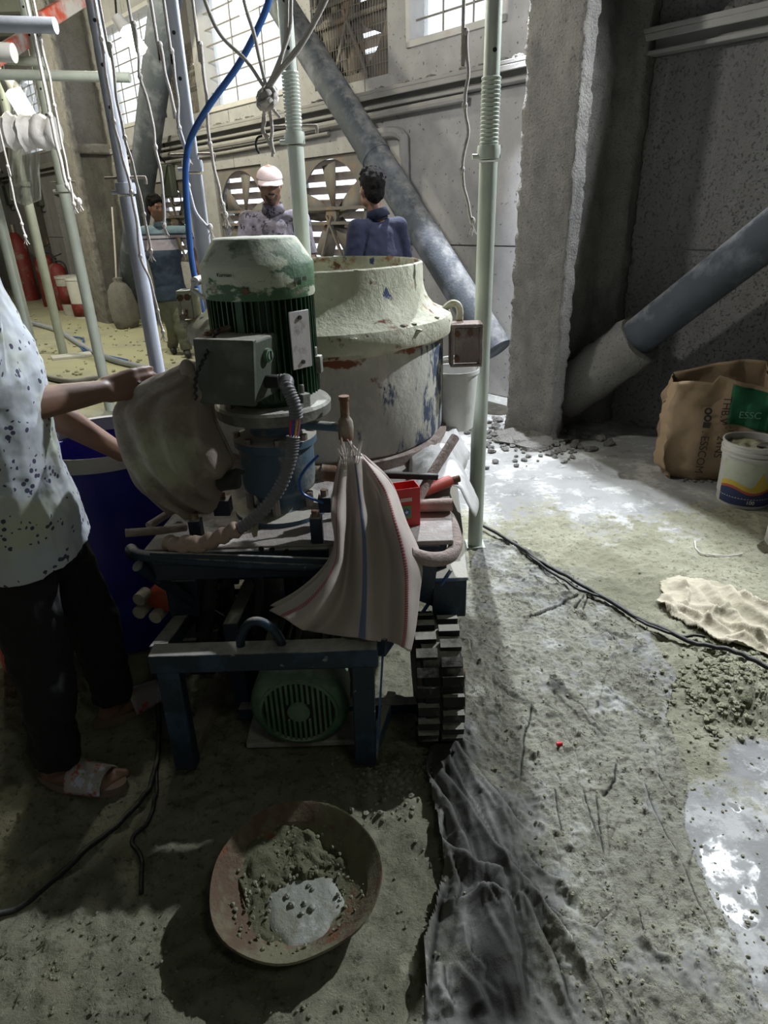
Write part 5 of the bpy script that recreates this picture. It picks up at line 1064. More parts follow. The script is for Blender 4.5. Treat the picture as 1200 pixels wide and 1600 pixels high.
rope([(52,0),(62,60),(75,110),(85,165),(98,230),(108,280),(116,322)], 4.0, 'hanging rope tied up along the prop in front of the far column')
rope([(60,90),(78,180),(92,240),(105,290),(124,318)], 4.05, 'short rope with a tied loop end in front of the far column', r=.009)
rope([(148,0),(158,60),(165,110),(178,190),(190,240),(205,300),(215,360),(219,400),(235,440),(246,485),(255,522)], 3.3, 'longest hanging rope, close to the bluish prop, reaching the walking man\'s trousers')
rope([(155,0),(172,70),(182,150),(195,215),(210,268),(225,335),(236,396)], 3.25, 'hanging rope just right of the bluish prop, ending over the striped shirt')
rope([(200,0),(210,38),(216,80),(219,120),(236,178),(243,230),(254,290),(257,355)], 3.1, 'hanging rope that crosses the lamp and ends at the collar of the striped shirt')
rope([(235,0),(250,70),(262,130),(275,180),(282,215),(293,242)], 3.0, 'hanging rope that ends tied to the blue hose')
rope([(255,0),(268,80),(277,150),(280,200),(292,238),(294,290),(308,335),(329,359)], 2.95, 'hanging rope knotted at the blue hose, its end bending right')
rope([(300,0),(313,70),(322,150),(328,225),(340,285),(348,320),(353,340)], 2.9, 'hanging rope with a knotted end left of the man in the cap')
rope([(724,0),(728,50),(731,115),(726,165),(731,205),(722,265),(729,310),(738,350)], 2.6, 'hanging rope alone in front of the pale wall, left of the lone prop')
# big knotted bundle
kc = at(418, 153, 2.5); th = thing('rope_bundle', kc, 'bundle of white ropes tied in one big knot above the man in the cap', 'rope')
for pts in ([(320,0),(345,55),(385,95),(412,135)], [(381,0),(396,50),(404,85),(415,132)], [(448,0),(446,60),(436,100),(420,135)], [(503,0),(478,55),(440,105),(422,138)], [(510,0),(472,70),(438,112),(420,140)], [(455,0),(452,50),(430,110),(416,138)]):
    m = MB(); m.ring(pathpts([at(pts[0][0]+(pts[0][0]-pts[1][0]), -90, 2.5)]+[at(a, b, 2.5) for a, b in pts], 8), .0065, 6); m.build('strand', M_rope, th, smooth=True)
m = MB()
for k in range(7):
    a = k*.9; R = Matrix.Rotation(a, 3, 'Z') @ Matrix.Rotation(.6*math.sin(k*2), 3, 'X'); pts = [kc+Vector((0,0,.0))+R @ Vector((.030*math.cos(t*PI/6), .018*math.sin(t*PI/6), .03*math.sin(t*PI/6+k))) for t in range(13)]; m.ring(pts, .008, 6)
m.ball(kc, .026); m.build('big_knot', M_rope, th, smooth=True)
for pts in ([(414,165),(411,200),(416,215),(426,235),(426,245)], [(420,165),(425,200),(424,220),(428,240)], [(424,165),(430,175),(438,184)], [(412,160),(413,190),(410,205),(420,215)]):
    m = MB(); m.ring(pathpts([at(a, b, 2.5) for a, b in pts], 8), .006, 6); m.build('strand', M_rope, th, smooth=True)
hk = at(404, 222, 2.55); m = MB(); m.tube(pathpts([at(410,212,2.5), at(402,216,2.5), at(400,228,2.5), at(405,240,2.5)], 5), .004, 6); m.build('wire_hook', M_black, th)
th = thing('blue_hose', at(292, 260, 2.9), 'bright blue hose curving down from the ceiling beside the grey prop', 'hose')
m = MB(); m.ring(pathpts([at(a, b, 2.9) for a, b in ((428,-60),(420,0),(400,50),(370,105),(330,160),(303,205),(292,240),(290,290),(294,350),(300,410),(312,470),(330,540))], 10), .0125, 12); m.build('tube', M_hose_b, th, smooth=True)
# scaffold tubes at the upper left
def tube_thing(a, b, r, mt, label, cat='pipe', name='scaffold_tube'):
    m = MB(); m.ring([a, b], r, 16); o = m.build(name, mt, None, loc=a); return tag(o, label, cat)
tube_thing(at(-60, 115, 5.0), at(203, 121, 5.0), .030, M_gal, 'pale horizontal scaffold tube crossing in front of the far column')
tube_thing(at(-60, 36, 4.0), at(87, 40, 4.0), .036, M_galb, 'thick grey horizontal scaffold tube at the top left corner')
tube_thing(at(-60, 88, 5.5), at(68, 97, 5.5), .03, M_gal, 'short pale scaffold tube between two longer ones at the upper left')
tube_thing(at(-40, 78, 4.6), at(22, 83, 4.6), .05, M_white, 'stub of white pipe at the left edge near the top')
M_rb = mat('red_lit_board', (.50, .07, .03), .6, layers=[((.50,.48,.44), 4, .46, .15, S1)])  # red light on the pale boards is painted into their colour
for k, (a, b, lb) in enumerate((((134, -8), (66, 34), 'pale board edge with red light painted in, hanging under the ceiling beside the far column'), ((42, 60), (-10, 92), 'lower pale board edge with red light painted in, under the ceiling at the left edge'))):
    p, q = at(*a, 5.6), at(*b, 5.0); m = MB(); m.bar(p, q, .05, .10); o = m.build('formwork_board', M_rb, None, loc=p, bevel=.01); tag(o, lb, 'board')
# wrapped bundle and hanging polythene
m = MB(); a, b = at(-60, 206, 5.2), at(88, 208, 5.2); P = [a+(b-a)*i/30 for i in range(31)]; m.ring(P, [.10+.012*math.sin(i*1.3)+.01*math.sin(i*2.9) for i in range(31)], 20); o = m.build('wrapped_duct', M_sheetw, None, loc=a, ang=80); tag(o, 'horizontal duct wrapped in white plastic at the left edge', 'duct'); disp(o, .05, .06, 5)
M_poly = mat('polythene', (.55,.56,.54), .3, bump=.6, bscale=20); _b = M_poly.node_tree.nodes['Principled BSDF']; _b.inputs['Alpha'].default_value = .5
rows = []
for i in range(26):
    v = i/25; rows.append([at(22+48*u/20*(1-.2*v)-6*math.sin(v*3)+10*v*(u/20-.5), 132+190*v-20*abs(u/20-.5), 5.9+.10*math.sin(u*1.1+3*v)*(.4+v)) for u in range(21)])
ps = grid_obj('polythene_sheet', rows, M_poly, None, .002); tag(ps, 'translucent plastic sheet hanging at the left edge in front of a lamp', 'sheet')
# work lamps
def worklamp(p, rr_, label, ang=.5):
    th = thing('work_lamp', p, label, 'lamp'); R = Matrix.Rotation(ang, 3, 'Y')
    m = MB(); prev = []
    for s in range(4):
        a0_ = s*PI/2; pts = [p+R @ Vector((math.cos(a0_)*rr_*.35, math.sin(a0_)*rr_*.35, rr_*k*.5-rr_)) for k in range(5)]; m.ring(pathpts(pts, 3), rr_*.28, 10)
    m.build('bulb', M_lamp, th); m = MB(); q = p+R @ Vector((0,0,rr_)); m.cyl(q, q+R @ Vector((0,0,rr_*1.1)), rr_*.6, rr_*.45, n=16); m.build('socket', M_white, th)
    q2 = q+R @ Vector((0,0,rr_)); m = MB(); m.tube(pathpts([q2, q2+Vector((0,.05,.3)), Vector((q2.x, q2.y+.1, 4.35))], 6), .008, 6); m.build('flex', M_black, th)
worklamp(at(209, 64, 5.8), .085, 'bright work lamp hanging in front of the barred window beside the far column', -.6)
worklamp(at(34, 165, 7.4), .13, 'bright work lamp behind the hanging plastic at the left edge', -.4)
worklamp(at(388, -2, 4.2), .075, 'bright lamp at the top edge of the picture above the ropes', 1.2)
# junction boxes on the far wall
for px, py, lb in ((265, 283, 'small grey switch box on the wall behind the man in the striped shirt'), (60, 305, 'grey switch box on the far wall between two props'), (13, 305, 'grey switch box on the far wall at the left edge')):
    p = atw(px, py, .04); o = MB(); k = (p-W0).dot(UW); o.wbox(k-.14, k+.14, 0, .10, p.z-.2, p.z+.2); ob = o.build('switch_box', M_tbox, None, bevel=.02, loc=p); tag(ob, lb, 'box')
    m = MB(); m.tube(pathpts([p+Vector((0,0,.2)), p+Vector((-.1,-.05,.35)), p+Vector((0,-.05,.5)), wp(k, .05, 2.3)], 6), .012, 6); c_ = m.build('cable', M_black, ob)
    m = MB(); m.tube(pathpts([p+Vector((.0,0,-.2)), p+Vector((.02,-.05,-.3)), p+Vector((.12,-.05,-.28)), p+Vector((.12,0,-.15))], 6), .010, 6); m.build('cable', M_black, ob)
M_dred = mat('dusty_red', (.16, .02, .018), .6, layers=[((.20,.14,.12), 5, .55, .15, S1)])
# far clutter: extinguishers, buckets, sack at the column foot
def exting(p, h, label):
    th = thing('fire_extinguisher', p, label, 'extinguisher'); r = h*.16
    m = MB(); m.lathe([(0,0),(r,0),(r*1.02,.03*h),(r,.72*h),(r*.7,.80*h),(r*.3,.83*h),(0,.83*h)], p, 24); m.build('cylinder', M_dred, th)
    m = MB(); m.cyl(p+Vector((0,0,.82*h)), p+Vector((0,0,.92*h)), r*.28, n=12); m.bar(p+Vector((-r*.3,0,.92*h)), p+Vector((r*1.0,0,.99*h)), .03, .02); m.build('valve', M_black, th)
    m = MB(); m.tube(pathpts([p+Vector((0,-.02,.88*h)), p+Vector((r*1.2,-.04,.8*h)), p+Vector((r*1.25,-.04,.4*h))], 6), .018, 8); m.build('hose', M_black, th)
def fw(px, off=.45): q = atw(px, 440, off); q.z = 0; return q
exting(fw(76), 1.15, 'red fire extinguisher in the far left clutter, leftmost of two')
exting(fw(92, .5), 1.0, 'red fire extinguisher beside the white and red buckets in the far left')
for px, py, lb, cm in ((108, 455, 'tall white bucket in the far left beside the extinguishers', M_buck), (124, 462, 'white bucket with a dark lower band at the far left, nearest the column', M_white)):
    p = fw(px, .6); th = thing('bucket', p, lb, 'bucket'); m = MB(); m.lathe([(0,0),(.19,0),(.22,.62),(.23,.62),(.23,.66),(.21,.66),(.18,.05),(0,.05)], p, 28); m.build('body', cm, th)
    m = MB(); m.lathe([(.196,.03),(.208,.24)] if cm is M_white else [(.205,.2),(.216,.5)], p, 28); m.build('band', M_dred, th, solid=.004)
p = fw(40); th = thing('gas_cylinder', p, 'dark red cylinder standing at the far left edge in front of the gate', 'cylinder'); m = MB(); m.lathe([(0,0),(.2,0),(.2,1.1),(.1,1.3),(.05,1.35),(0,1.35)], p, 24); m.build('body', M_dred, th); m = MB(); m.cyl(p+Vector((0,0,1.33)), p+Vector((0,0,1.5)), .05, n=12); m.build('valve', M_chrome, th)
p = atz(198, 512, 0); th = thing('mortar_bag', p, 'tall tied grey bag slumped at the foot of the far column', 'bag')
m = MB(); m.lathe([(a_*.55, b_*.58) for a_, b_ in [(.0,0),(.30,.02),(.36,.25),(.36,.6),(.30,.95),(.20,1.12),(.10,1.18),(.13,1.26),(.08,1.28),(0,1.27)]], p, 36, wob=lambda a, z: .08*math.sin(3*a+z*4)+.04*math.sin(7*a+z*2)); m.build('bag_body', M_kraft if False else M_conc, th, ang=80)
m = MB(); m.tube(pathpts([p+Vector((-.02,0,.70)), p+Vector((.05,-.02,1.1)), p+Vector((.12,0,1.7))], 5), .012, 6); m.build('tie_rope', M_rope, th)
# loose lumps on the far floor
m = MB(); rr = random.Random(4)
for k in range(240):
    c = atz(rr.uniform(40, 300), rr.uniform(470, 600), 0); m.rock((c.x, c.y, .015), rr.uniform(.008, .03), (1,1,.5), k, 6, 4)
o = m.build('plaster_lumps', mat('pale_lumps', (.42,.41,.29), .95, bump=.5), None, loc=Vector((0,0,0))); tag(o, 'crumbled plaster lumps over the far left floor', 'rubble', kind='stuff')
m = MB()
for k in range(200):
    c = atz(rr.uniform(745, 900), rr.gauss(690, 18), 0); m.rock((c.x, c.y, .01), rr.uniform(.006, .03), (1,1,.6), k, 6, 4)
for k in range(60):
    c = atz(1000+rr.uniform(60, 120), 745+rr.gauss(0, 5), 0); m.rock((c.x, c.y, .005), rr.uniform(.004, .014), (1,1,.6), k, 6, 4)
o = m.build('plaster_lumps', M_conc, None, loc=Vector((0,0,0))); tag(o, 'crumbled grey lumps along the foot of the near column and wall', 'rubble', kind='stuff')
# ================================================================ PEOPLE
def remesh(o, vox, smooth=3):
    m = o.modifiers.new('r', 'REMESH'); m.mode = 'VOXEL'; m.voxel_size = vox; m.use_smooth_shade = True
    s = o.modifiers.new('s', 'SMOOTH'); s.iterations = smooth; s.factor = .5
    return o
def frame(f, up=(0,0,1)):
    f = Vector(f).normalized(); s = f.cross(Vector(up)).normalized(); u = s.cross(f); return Matrix((s, f, u)).transposed()
def add_head(m, c, F_, k=1.):
    """skull, jaw, nose, lips, brow, ears; F_ columns = (his right side, forward, up)"""
    P = lambda x, y, z: c + F_ @ Vector((x*k, y*k, z*k))
    m.ball(P(0,-.012,.035), .094*k, (.82,1.04,.98), 24, 16, F_); m.ball(P(0,.018,.0), .078*k, (.86,1.0,1.25), 20, 14, F_)
    m.caps_(P(0,.035,-.055), P(0,.062,-.090), .050*k, .026*k); m.caps_(P(-.03,.02,-.06), P(.03,.02,-.06), .045*k, .045*k)
    m.caps_(P(0,.088,.022), P(0,.106,-.018), .008*k, .013*k); m.caps_(P(-.011,.098,-.022), P(.011,.098,-.022), .009*k, .009*k)
    m.caps_(P(-.017,.088,-.050), P(.017,.088,-.050), .007*k, .007*k); m.caps_(P(-.014,.086,-.060), P(.014,.086,-.060), .008*k, .008*k)
    m.caps_(P(-.042,.075,.034), P(-.012,.086,.032), .010*k, .009*k); m.caps_(P(.012,.086,.032), P(.042,.075,.034), .009*k, .010*k)
    for s in (-1, 1): m.ball(P(s*.079,-.008,-.002), .030*k, (.30,.65,1.0), 12, 8, F_); m.ball(P(s*.045,.055,-.012), .030*k, (1,.8,1), 12, 8, F_)
def face_bits(par, c, F_, k=1., mt=None):
    P = lambda x, y, z: c + F_ @ Vector((x*k, y*k, z*k))
    for s in (-1, 1):
        m = MB(); m.ball(P(s*.030,.080,.012), .011*k, (1.3,.6,.7), 10, 8, F_); m.build('eye', M_eye, par)
        m = MB(); m.caps_(P(s*.015,.092,.032), P(s*.046,.080,.034), .0045*k, .003*k); m.build('eyebrow', M_brow, par)
def add_hand(m, w, d, nrm, side, k=1., curl=.5, spread=.1, thumb=1):
    """w wrist, d direction, nrm palm normal (fingers curl towards it), side = thumb side vector"""
    d = Vector(d).normalized(); s = Vector(side); s = (s-d*s.dot(d)).normalized(); n = Vector(nrm); n = (n-d*n.dot(d)-s*n.dot(s)).normalized()
    for t in (-.026, -.009, .009, .026): m.caps_(w+d*.01*k+s*t*.7*k, w+d*.085*k+s*t*k, .013*k, .0115*k)
    L = ((.026,.040,.026,.021),(.009,.044,.029,.022),(-.009,.041,.027,.021),(-.026,.033,.021,.018))
    for i, (t, a, b, c) in enumerate(L):
        p = w+d*(.088-.004*abs(i-1))*k+s*t*k; cu = curl*(1+.12*i); dd = (d+s*spread*(1.5-i)*.5).normalized()
        for j, l in enumerate((a, b, c)):
            ang = cu*(j+.6)*.8; v = dd*math.cos(ang)+n*math.sin(ang); q = p+v*l*k; m.caps_(p, q, (.0092-.0010*j)*k, (.0088-.0012*j)*k, n=10); p = q
    p = w+d*.025*k+s*.026*k*thumb; q = p+(d*.7+s*.55*thumb+n*(.35+.6*(1-thumb))).normalized()*.042*k; r = q+(d*.9+s*.15+n*.35).normalized()*.030*k; e = r+(d+n*.4).normalized()*.024*k
    m.caps_(p, q, .014*k, .011*k, n=10); m.caps_(q, r, .0105*k, .0095*k, n=10); m.caps_(r, e, .0095*k, .008*k, n=10)
def limb(m, pts, rs, open1=False, open0=False):
    for i in range(len(pts)-1): m.caps_(pts[i], pts[i+1], rs[i], rs[i+1], open1=open1 and i == len(pts)-2, open0=open0 and i == 0)
def torso(m, J, f, g=0., k=1., z0=0):
    s = Vector(f).cross(Vector((0,0,1))).normalized(); fl = 1.38
    pel, che, nec = J['pelvis'], J['chest'], J['neck']; mid = (pel*.5+che*.5)
    m.caps_(pel, mid, (.115+g)*k, (.108+g)*k, side=s, fl=fl, n=20); m.caps_(mid, che, (.108+g)*k, (.122+g)*k, side=s, fl=fl, n=20)
    up = che+(nec-che)*.55; m.caps_(che, up, (.120+g)*k, (.085+g)*k, side=s, fl=1.5, n=20)
    for n_ in ('sh_l', 'sh_r'): m.caps_(J[n_], nec-(nec-che)*.25, (.056+g*.8)*k, (.050+g*.6)*k)
def displace(o, st, sz, seed):
    t = bpy.data.textures.new('fold%d' % seed, 'CLOUDS'); t.noise_scale = sz; t.noise_depth = 2; md = o.modifiers.new('d', 'DISPLACE'); md.texture = t; md.strength = st; md.texture_coords = 'LOCAL'
def build_man(base, label, J, f, headc, hf, skin, shirt, trous, k=1., vox=.012, sleeve=.5, hands=None, g=.014, hair=None, shoe=None, long_sleeve=False, shirt_low=.06, foot_dirs=None):
    th = thing('person', base, label, 'person')
    b = MB(); torso(b, J, f, -.004, k); b.caps_(J['neck']-Vector((0,0,.03)), headc-Vector((0,0,.03)), .056*k, .050*k); FH = frame(hf); add_head(b, headc, FH, k)
    for s in ('l', 'r'):
        limb(b, [J['sh_'+s], J['el_'+s]], [.050*k, .040*k]); limb(b, [J['el_'+s], (J['el_'+s]*.65+J['wr_'+s]*.35), J['wr_'+s]], [.041*k, .043*k, .028*k])
        if hands and s in hands: add_hand(b, J['wr_'+s], *hands[s])
        limb(b, [J['hip_'+s], J['kn_'+s], J['an_'+s]], [.085*k, .058*k, .038*k]); fd = (foot_dirs or {}).get(s, Vector(f)); fd = Vector(fd).normalized(); an = J['an_'+s]
        h_ = Vector((an.x, an.y, max(.035, an.z-.05)))-fd*.03; b.caps_(an, h_, .040*k, .032*k); b.caps_(h_, h_+fd*.16*k, .034*k, .030*k); b.caps_(h_+fd*.10*k, h_+fd*.17*k-Vector((0,0,.005)), .034*k, .020*k)
        if not shoe:
            sd_ = fd.cross(Vector((0,0,1)))
            for q in range(5): o_ = sd_*(.028-.014*q)*(1 if s == 'l' else -1); b.caps_(h_+fd*.15*k+o_, h_+fd*(.215-.009*q)*k+o_*1.15-Vector((0,0,.004)), .013, .0125-.001*q+(.003 if q == 0 else 0), n=10)
    body = remesh(b.build('body', skin, th), vox, 4)
    s_ = MB(); torso(s_, J, f, g, k); sd = Vector(f).cross(Vector((0,0,1))).normalized(); dn = (J['pelvis']-J['chest']).normalized()
    s_.caps_(J['pelvis']-dn*.05, J['pelvis']+dn*shirt_low, (.120+g)*k, (.128+g)*k, side=sd, fl=1.38, open1=True, n=20)
    for s in ('l', 'r'):
        e = J['sh_'+s].lerp(J['el_'+s], sleeve if not long_sleeve else 1.0); s_.caps_(J['sh_'+s], e, (.058+g*.6)*k, (.056+g*.5)*k, open1=not long_sleeve)
        if long_sleeve: s_.caps_(J['el_'+s], J['wr_'+s], (.052+g*.5)*k, .036*k, open1=True)
    sh = remesh(s_.build('shirt', shirt, th), vox*.8, 3); displace(sh, .022*k, .12, 1); displace(sh, .005, .04, 2)
    # collar
    n0 = J['neck']-Vector((0,0,.0)); m = MB(); m.lathe([(.066*k,-.035),(.062*k,.02),(.070*k,.028),(.085*k,-.02)], n0, 24, axis=(headc-J['neck']).normalized()); m.build('collar', shirt, th, solid=.004)
    t_ = MB()
    t_.caps_(J['pelvis']-dn*.02, J['pelvis']+dn*.06, .118*k, .118*k, side=sd, fl=1.36, n=20)
    for s in ('l', 'r'): t_.caps_(J['hip_'+s], J['kn_'+s], .105*k, .080*k); t_.caps_(J['kn_'+s], J['an_'+s]+Vector((0,0,.01)), .080*k, .066*k, open1=True)
    tr = remesh(t_.build('trousers', trous, th), vox*.8, 3); displace(tr, .03*k, .09, 3)
    if shoe:
        for s in ('l', 'r'):
            fd = Vector((foot_dirs or {}).get(s, f)).normalized(); an = J['an_'+s]; h_ = Vector((an.x, an.y, max(.045, an.z-.045)))-fd*.03
            m = MB(); m.caps_(h_, h_+fd*.18*k, .044, .040, n=12); m.caps_(h_+Vector((0,0,.03)), h_+fd*.06+Vector((0,0,.01)), .042, .04); remesh(m.build('shoe', shoe, th), .012, 2)
    if hair == 'short':
        P = lambda x, y, z: headc + FH @ Vector((x*k, y*k, z*k)); m = MB()
        m.ball(P(0,-.022,.050), .101*k, (.84,1.0,.96), 24, 16, FH); m.ball(P(0,-.045,.0), .085*k, (.88,.7,1.0), 20, 12, FH)
        for q in range(40): a, e = random.uniform(0, 6.3), random.uniform(.1, 1.3); m.ball(P(.088*math.cos(a)*math.cos(e), -.015+.095*math.sin(a)*math.cos(e), .058+.088*math.sin(e)), .016*k, (1,1,1), 6, 5)
        hr = remesh(m.build('hair', M_hair, th), vox*.6, 1); displace(hr, .012, .02, 7)
    face_bits(th, headc, FH, k)
    return th, FH
def std_joints(b, yaw, H=1.7):
    k = H/1.72; R = Matrix.Rotation(yaw, 3, 'Z'); q = lambda x, y, z: b+R @ Vector((x*k, y*k, z*k))    # forward = -Y at yaw 0, his left = +x
    return dict(pelvis=q(0,0,.95), chest=q(0,.01,1.25), neck=q(0,.02,1.46), sh_l=q(.175,.02,1.40), sh_r=q(-.175,.02,1.40), el_l=q(.23,.02,1.10), el_r=q(-.23,.02,1.10), wr_l=q(.22,-.10,.88), wr_r=q(-.22,-.10,.88),
        hip_l=q(.09,0,.90), hip_r=q(-.09,0,.90), kn_l=q(.10,-.02,.49), kn_r=q(-.10,-.02,.49), an_l=q(.10,.02,.09), an_r=q(-.10,.02,.09)), q, R @ Vector((0,-1,0)), R

# shirts
def print_shirt(name, base, c2, spots, thr=.3, sc=24):
    m = mat(name, base, .9, layers=[(c2, 5, .5, .15, S1)], bump=.3, bscale=90, bdist=.002); nt = m.node_tree; N = nt.nodes; L = nt.links; b = N['Principled BSDF']; c = b.inputs['Base Color'].links[0].from_socket
    tc = N.new('ShaderNodeTexCoord'); v = N.new('ShaderNodeTexVoronoi'); v.inputs['Scale'].default_value = sc; v.inputs['Randomness'].default_value = .9; L.new(tc.outputs['Object'], v.inputs['Vector'])
    n1 = N.new('ShaderNodeTexNoise'); n1.inputs['Scale'].default_value = sc*.32; L.new(tc.outputs['Object'], n1.inputs['Vector'])
    a = N.new('ShaderNodeMath'); a.operation = 'LESS_THAN'; a.inputs[1].default_value = thr; L.new(v.outputs['Distance'], a.inputs[0]); g = N.new('ShaderNodeMath'); g.operation = 'GREATER_THAN'; g.inputs[1].default_value = .565; L.new(n1.outputs[0], g.inputs[0])
    k = N.new('ShaderNodeMath'); k.operation = 'MULTIPLY'; L.new(a.outputs[0], k.inputs[0]); L.new(g.outputs[0], k.inputs[1])
    x = N.new('ShaderNodeMix'); x.data_type = 'RGBA'; L.new(k.outputs[0], x.inputs[0]); L.new(c, x.inputs[6]); x.inputs[7].default_value = (*spots, 1); L.new(x.outputs[2], b.inputs['Base Color']); return m
M_flor = print_shirt('floral_shirt', (.40,.43,.47), (.42,.44,.34), (.05,.05,.09), .36, 60)
M_leaf = print_shirt('leaf_shirt', (.09,.08,.09), (.22,.20,.25), (.03,.028,.04), .6, 60)
def stripe_shirt(zs):
    m = mat('striped_polo', (.035,.055,.085), .9, bump=.4, bscale=50); nt = m.node_tree; N = nt.nodes; L = nt.links; b = N['Principled BSDF']; c = b.inputs['Base Color'].links[0].from_socket
    tc = N.new('ShaderNodeTexCoord'); sx = N.new('ShaderNodeSeparateXYZ'); L.new(tc.outputs['Object'], sx.inputs[0])
    for z0, col in zs:
        g = N.new('ShaderNodeMath'); g.operation = 'GREATER_THAN'; g.inputs[1].default_value = z0; L.new(sx.outputs[2], g.inputs[0]); x = N.new('ShaderNodeMix'); x.data_type = 'RGBA'; L.new(g.outputs[0], x.inputs[0]); L.new(c, x.inputs[6]); x.inputs[7].default_value = (*col, 1); c = x.outputs[2]
    L.new(c, b.inputs['Base Color']); return m
M_polo = stripe_shirt([(1.20, (.34,.31,.36)), (1.31, (.03,.045,.075)), (1.325, (.34,.31,.36)), (1.355, (.03,.045,.075)), (1.375, (.12,.18,.22))])

M_stub = mat('beard_stubble', (.05, .030, .022), .9, bump=.5)
# --- man in the cap
b0 = at(421, 300, 4.7); b0.z = 0; J, q, f, R = std_joints(b0, .12, 1.76); hc = at(422, 289, 4.67)
J['neck'] = hc+Vector((0,.03,-.135)); J['wr_r'] = q(-.10,-.25,1.02); J['wr_l'] = q(.10,-.25,1.0); J['el_r'] = q(-.25,-.02,1.10); J['el_l'] = q(.25,-.02,1.10)
for n_ in ('sh_l', 'sh_r'): J[n_] = J['neck']+R @ Vector((.175 if n_[-1] == 'l' else -.175, .02, -.07))
hd = lambda d, n, s: (Vector(d), Vector(n), Vector(s), 1., .5)
th, FH = build_man(b0, 'man in a pale pink cap and grey patterned shirt looking down', J, f, hc, R @ Vector((.05,-1,-.28)), M_skin2, M_leaf, M_trou, .90, .010, .6, {'l': hd((-.6,-.8,0),(0,0,-1),(0,-1,0)), 'r': hd((.6,-.8,0),(0,0,-1),(0,-1,0))}, shoe=M_shoe)
M_cap = mat('pink_cap', (.36,.29,.29), .9, bump=.3)
P = lambda x, y, z: hc + FH @ Vector((x*.92, y*.92, z*.92))
m = MB(); vs = []
for i in range(11):
    e = PI/2*i/10
    for k in range(32): a = 2*PI*k/32; vs.append(P(.089*math.cos(a)*math.cos(e), -.008+.108*math.sin(a)*math.cos(e), .040+.078*math.sin(e)))
m.add(vs, [(i*32+k, i*32+(k+1) % 32, (i+1)*32+(k+1) % 32, (i+1)*32+k) for i in range(10) for k in range(32)]); cap_ = m.build('cap', M_cap, th, smooth=True, solid=.004)
m = MB(); vs = []
for i in range(7):
    for k in range(17): a = PI*(.12+.76*k/16); r0 = i/6; vs.append(P((.086+.006*r0)*math.cos(a), -.008+(.105*math.sin(a))+.065*r0*math.sin(a)**.6, .046-.012*r0-.016*r0*abs(math.cos(a))))
m.add(vs, [(i*17+k, i*17+k+1, (i+1)*17+k+1, (i+1)*17+k) for i in range(6) for k in range(16)]); m.build('visor', M_cap, cap_, smooth=True, solid=.004)
m = MB(); m.ball(P(0,-.01,.118), .008); m.build('button', M_cap, cap_)
m = MB(); m.ball(P(0,-.03,.01), .085, (.92,.85,.75), 18, 12, FH); remesh(m.build('hair', M_hair, th), .01, 1)
m = MB(); m.caps_(P(-.018,.096,-.037), P(.018,.096,-.037), .005, .005); m.build('moustache', M_brow, th); m = MB(); m.caps_(P(0,.037,-.062), P(0,.064,-.094), .0515, .0275); m.build('beard', M_stub, th)
# --- boy in navy, seen from behind
b0 = at(587, 300, 4.4); b0.z = 0; yaw = PI+.55; J, q, f, R = std_joints(b0, yaw, 1.70); hc = at(581, 298, 4.4)
J['neck'] = hc+Vector((.03,.0,-.13))
for n_ in ('sh_l', 'sh_r'): J[n_] = J['neck']+R @ Vector((.150 if n_[-1] == 'l' else -.150, .0, -.075))
build_man(b0, 'young person with short black hair in navy shirt, seen from behind beside the brace', J, f, hc, R @ Vector((-.15,-1,-.05)), M_skin, M_nshirt, M_trou, .88, .010, .55, {'l': hd((0,.1,-1),(0,1,0),(1,0,0)), 'r': hd((0,.1,-1),(0,1,0),(1,0,0))}, hair='short', shoe=M_shoe)
# --- walking man in striped polo
b0 = atz(272, 555, 0); yd = b0.y; hc = at(243, 326, yd); hh = hc.z-.0
J, q, f, R = std_joints(b0, .35, (hc.z+.12)); dx = at(262, 420, yd)-at(272, 555, yd)
for n_ in ('pelvis', 'chest', 'neck', 'sh_l', 'sh_r', 'el_l', 'el_r', 'wr_l', 'wr_r', 'hip_l', 'hip_r'): J[n_].x -= .06
J['neck'] = hc+Vector((.02,.03,-.15)); J['chest'] = at(256, 400, yd); J['pelvis'] = at(268, 460, yd)
J['sh_l'] = at(290, 362, yd-.05); J['sh_r'] = at(226, 362, yd); J['el_l'] = at(305, 405, yd); J['wr_l'] = at(318, 440, yd-.1); J['el_r'] = at(216, 410, yd+.02); J['wr_r'] = at(228, 450, yd-.1)
J['hip_l'] = at(277, 478, yd); J['hip_r'] = at(258, 478, yd); J['kn_l'] = at(284, 515, yd-.08); J['an_l'] = at(292, 548, yd-.1); J['kn_r'] = at(272, 515, yd); J['an_r'] = at(270, 542, yd+.15)
build_man(b0, 'man in a navy and white striped polo and olive trousers walking behind the props', J, f, hc, Vector((.75,-.6,-.1)), M_skin, M_polo, M_kha, 1.0, .014, .6, {'l': hd((.15,-.1,-1),(0,1,0),(0,-1,0)), 'r': hd((0,-.2,-1),(0,1,0),(0,-1,0))}, hair='short', shoe=M_shoe)

# --- foreground worker
Y0 = 1.50
J = dict(pelvis=at(28, 800, 1.56), chest=at(-48, 575, 1.50), neck=at(-112, 372, 1.47), sh_r=at(-78, 452, 1.30), sh_l=at(-62, 450, 1.64), el_r=at(-28, 646, 1.42), wr_r=at(160, 611, 1.64), el_l=at(52, 628, 1.78), wr_l=at(190, 708, 1.92),
    hip_r=at(12, 862, 1.48), kn_r=at(62, 1010, 1.47), hip_l=at(68, 850, 1.64), kn_l=at(140, 962, 1.70))
J['an_r'] = at(96, 1168, 1.44); J['an_l'] = at(182, 1082, 1.74)
hr_, tr_ = atz(72, 1206, .035), atz(196, 1222, .035); hl_, tl_ = atz(158, 1122, .035), atz(246, 1078, .035)
J['an_r'] = hr_+(tr_-hr_).normalized()*.055+Vector((0,0,.05)); J['an_l'] = hl_+(tl_-hl_).normalized()*.055+Vector((0,0,.05))
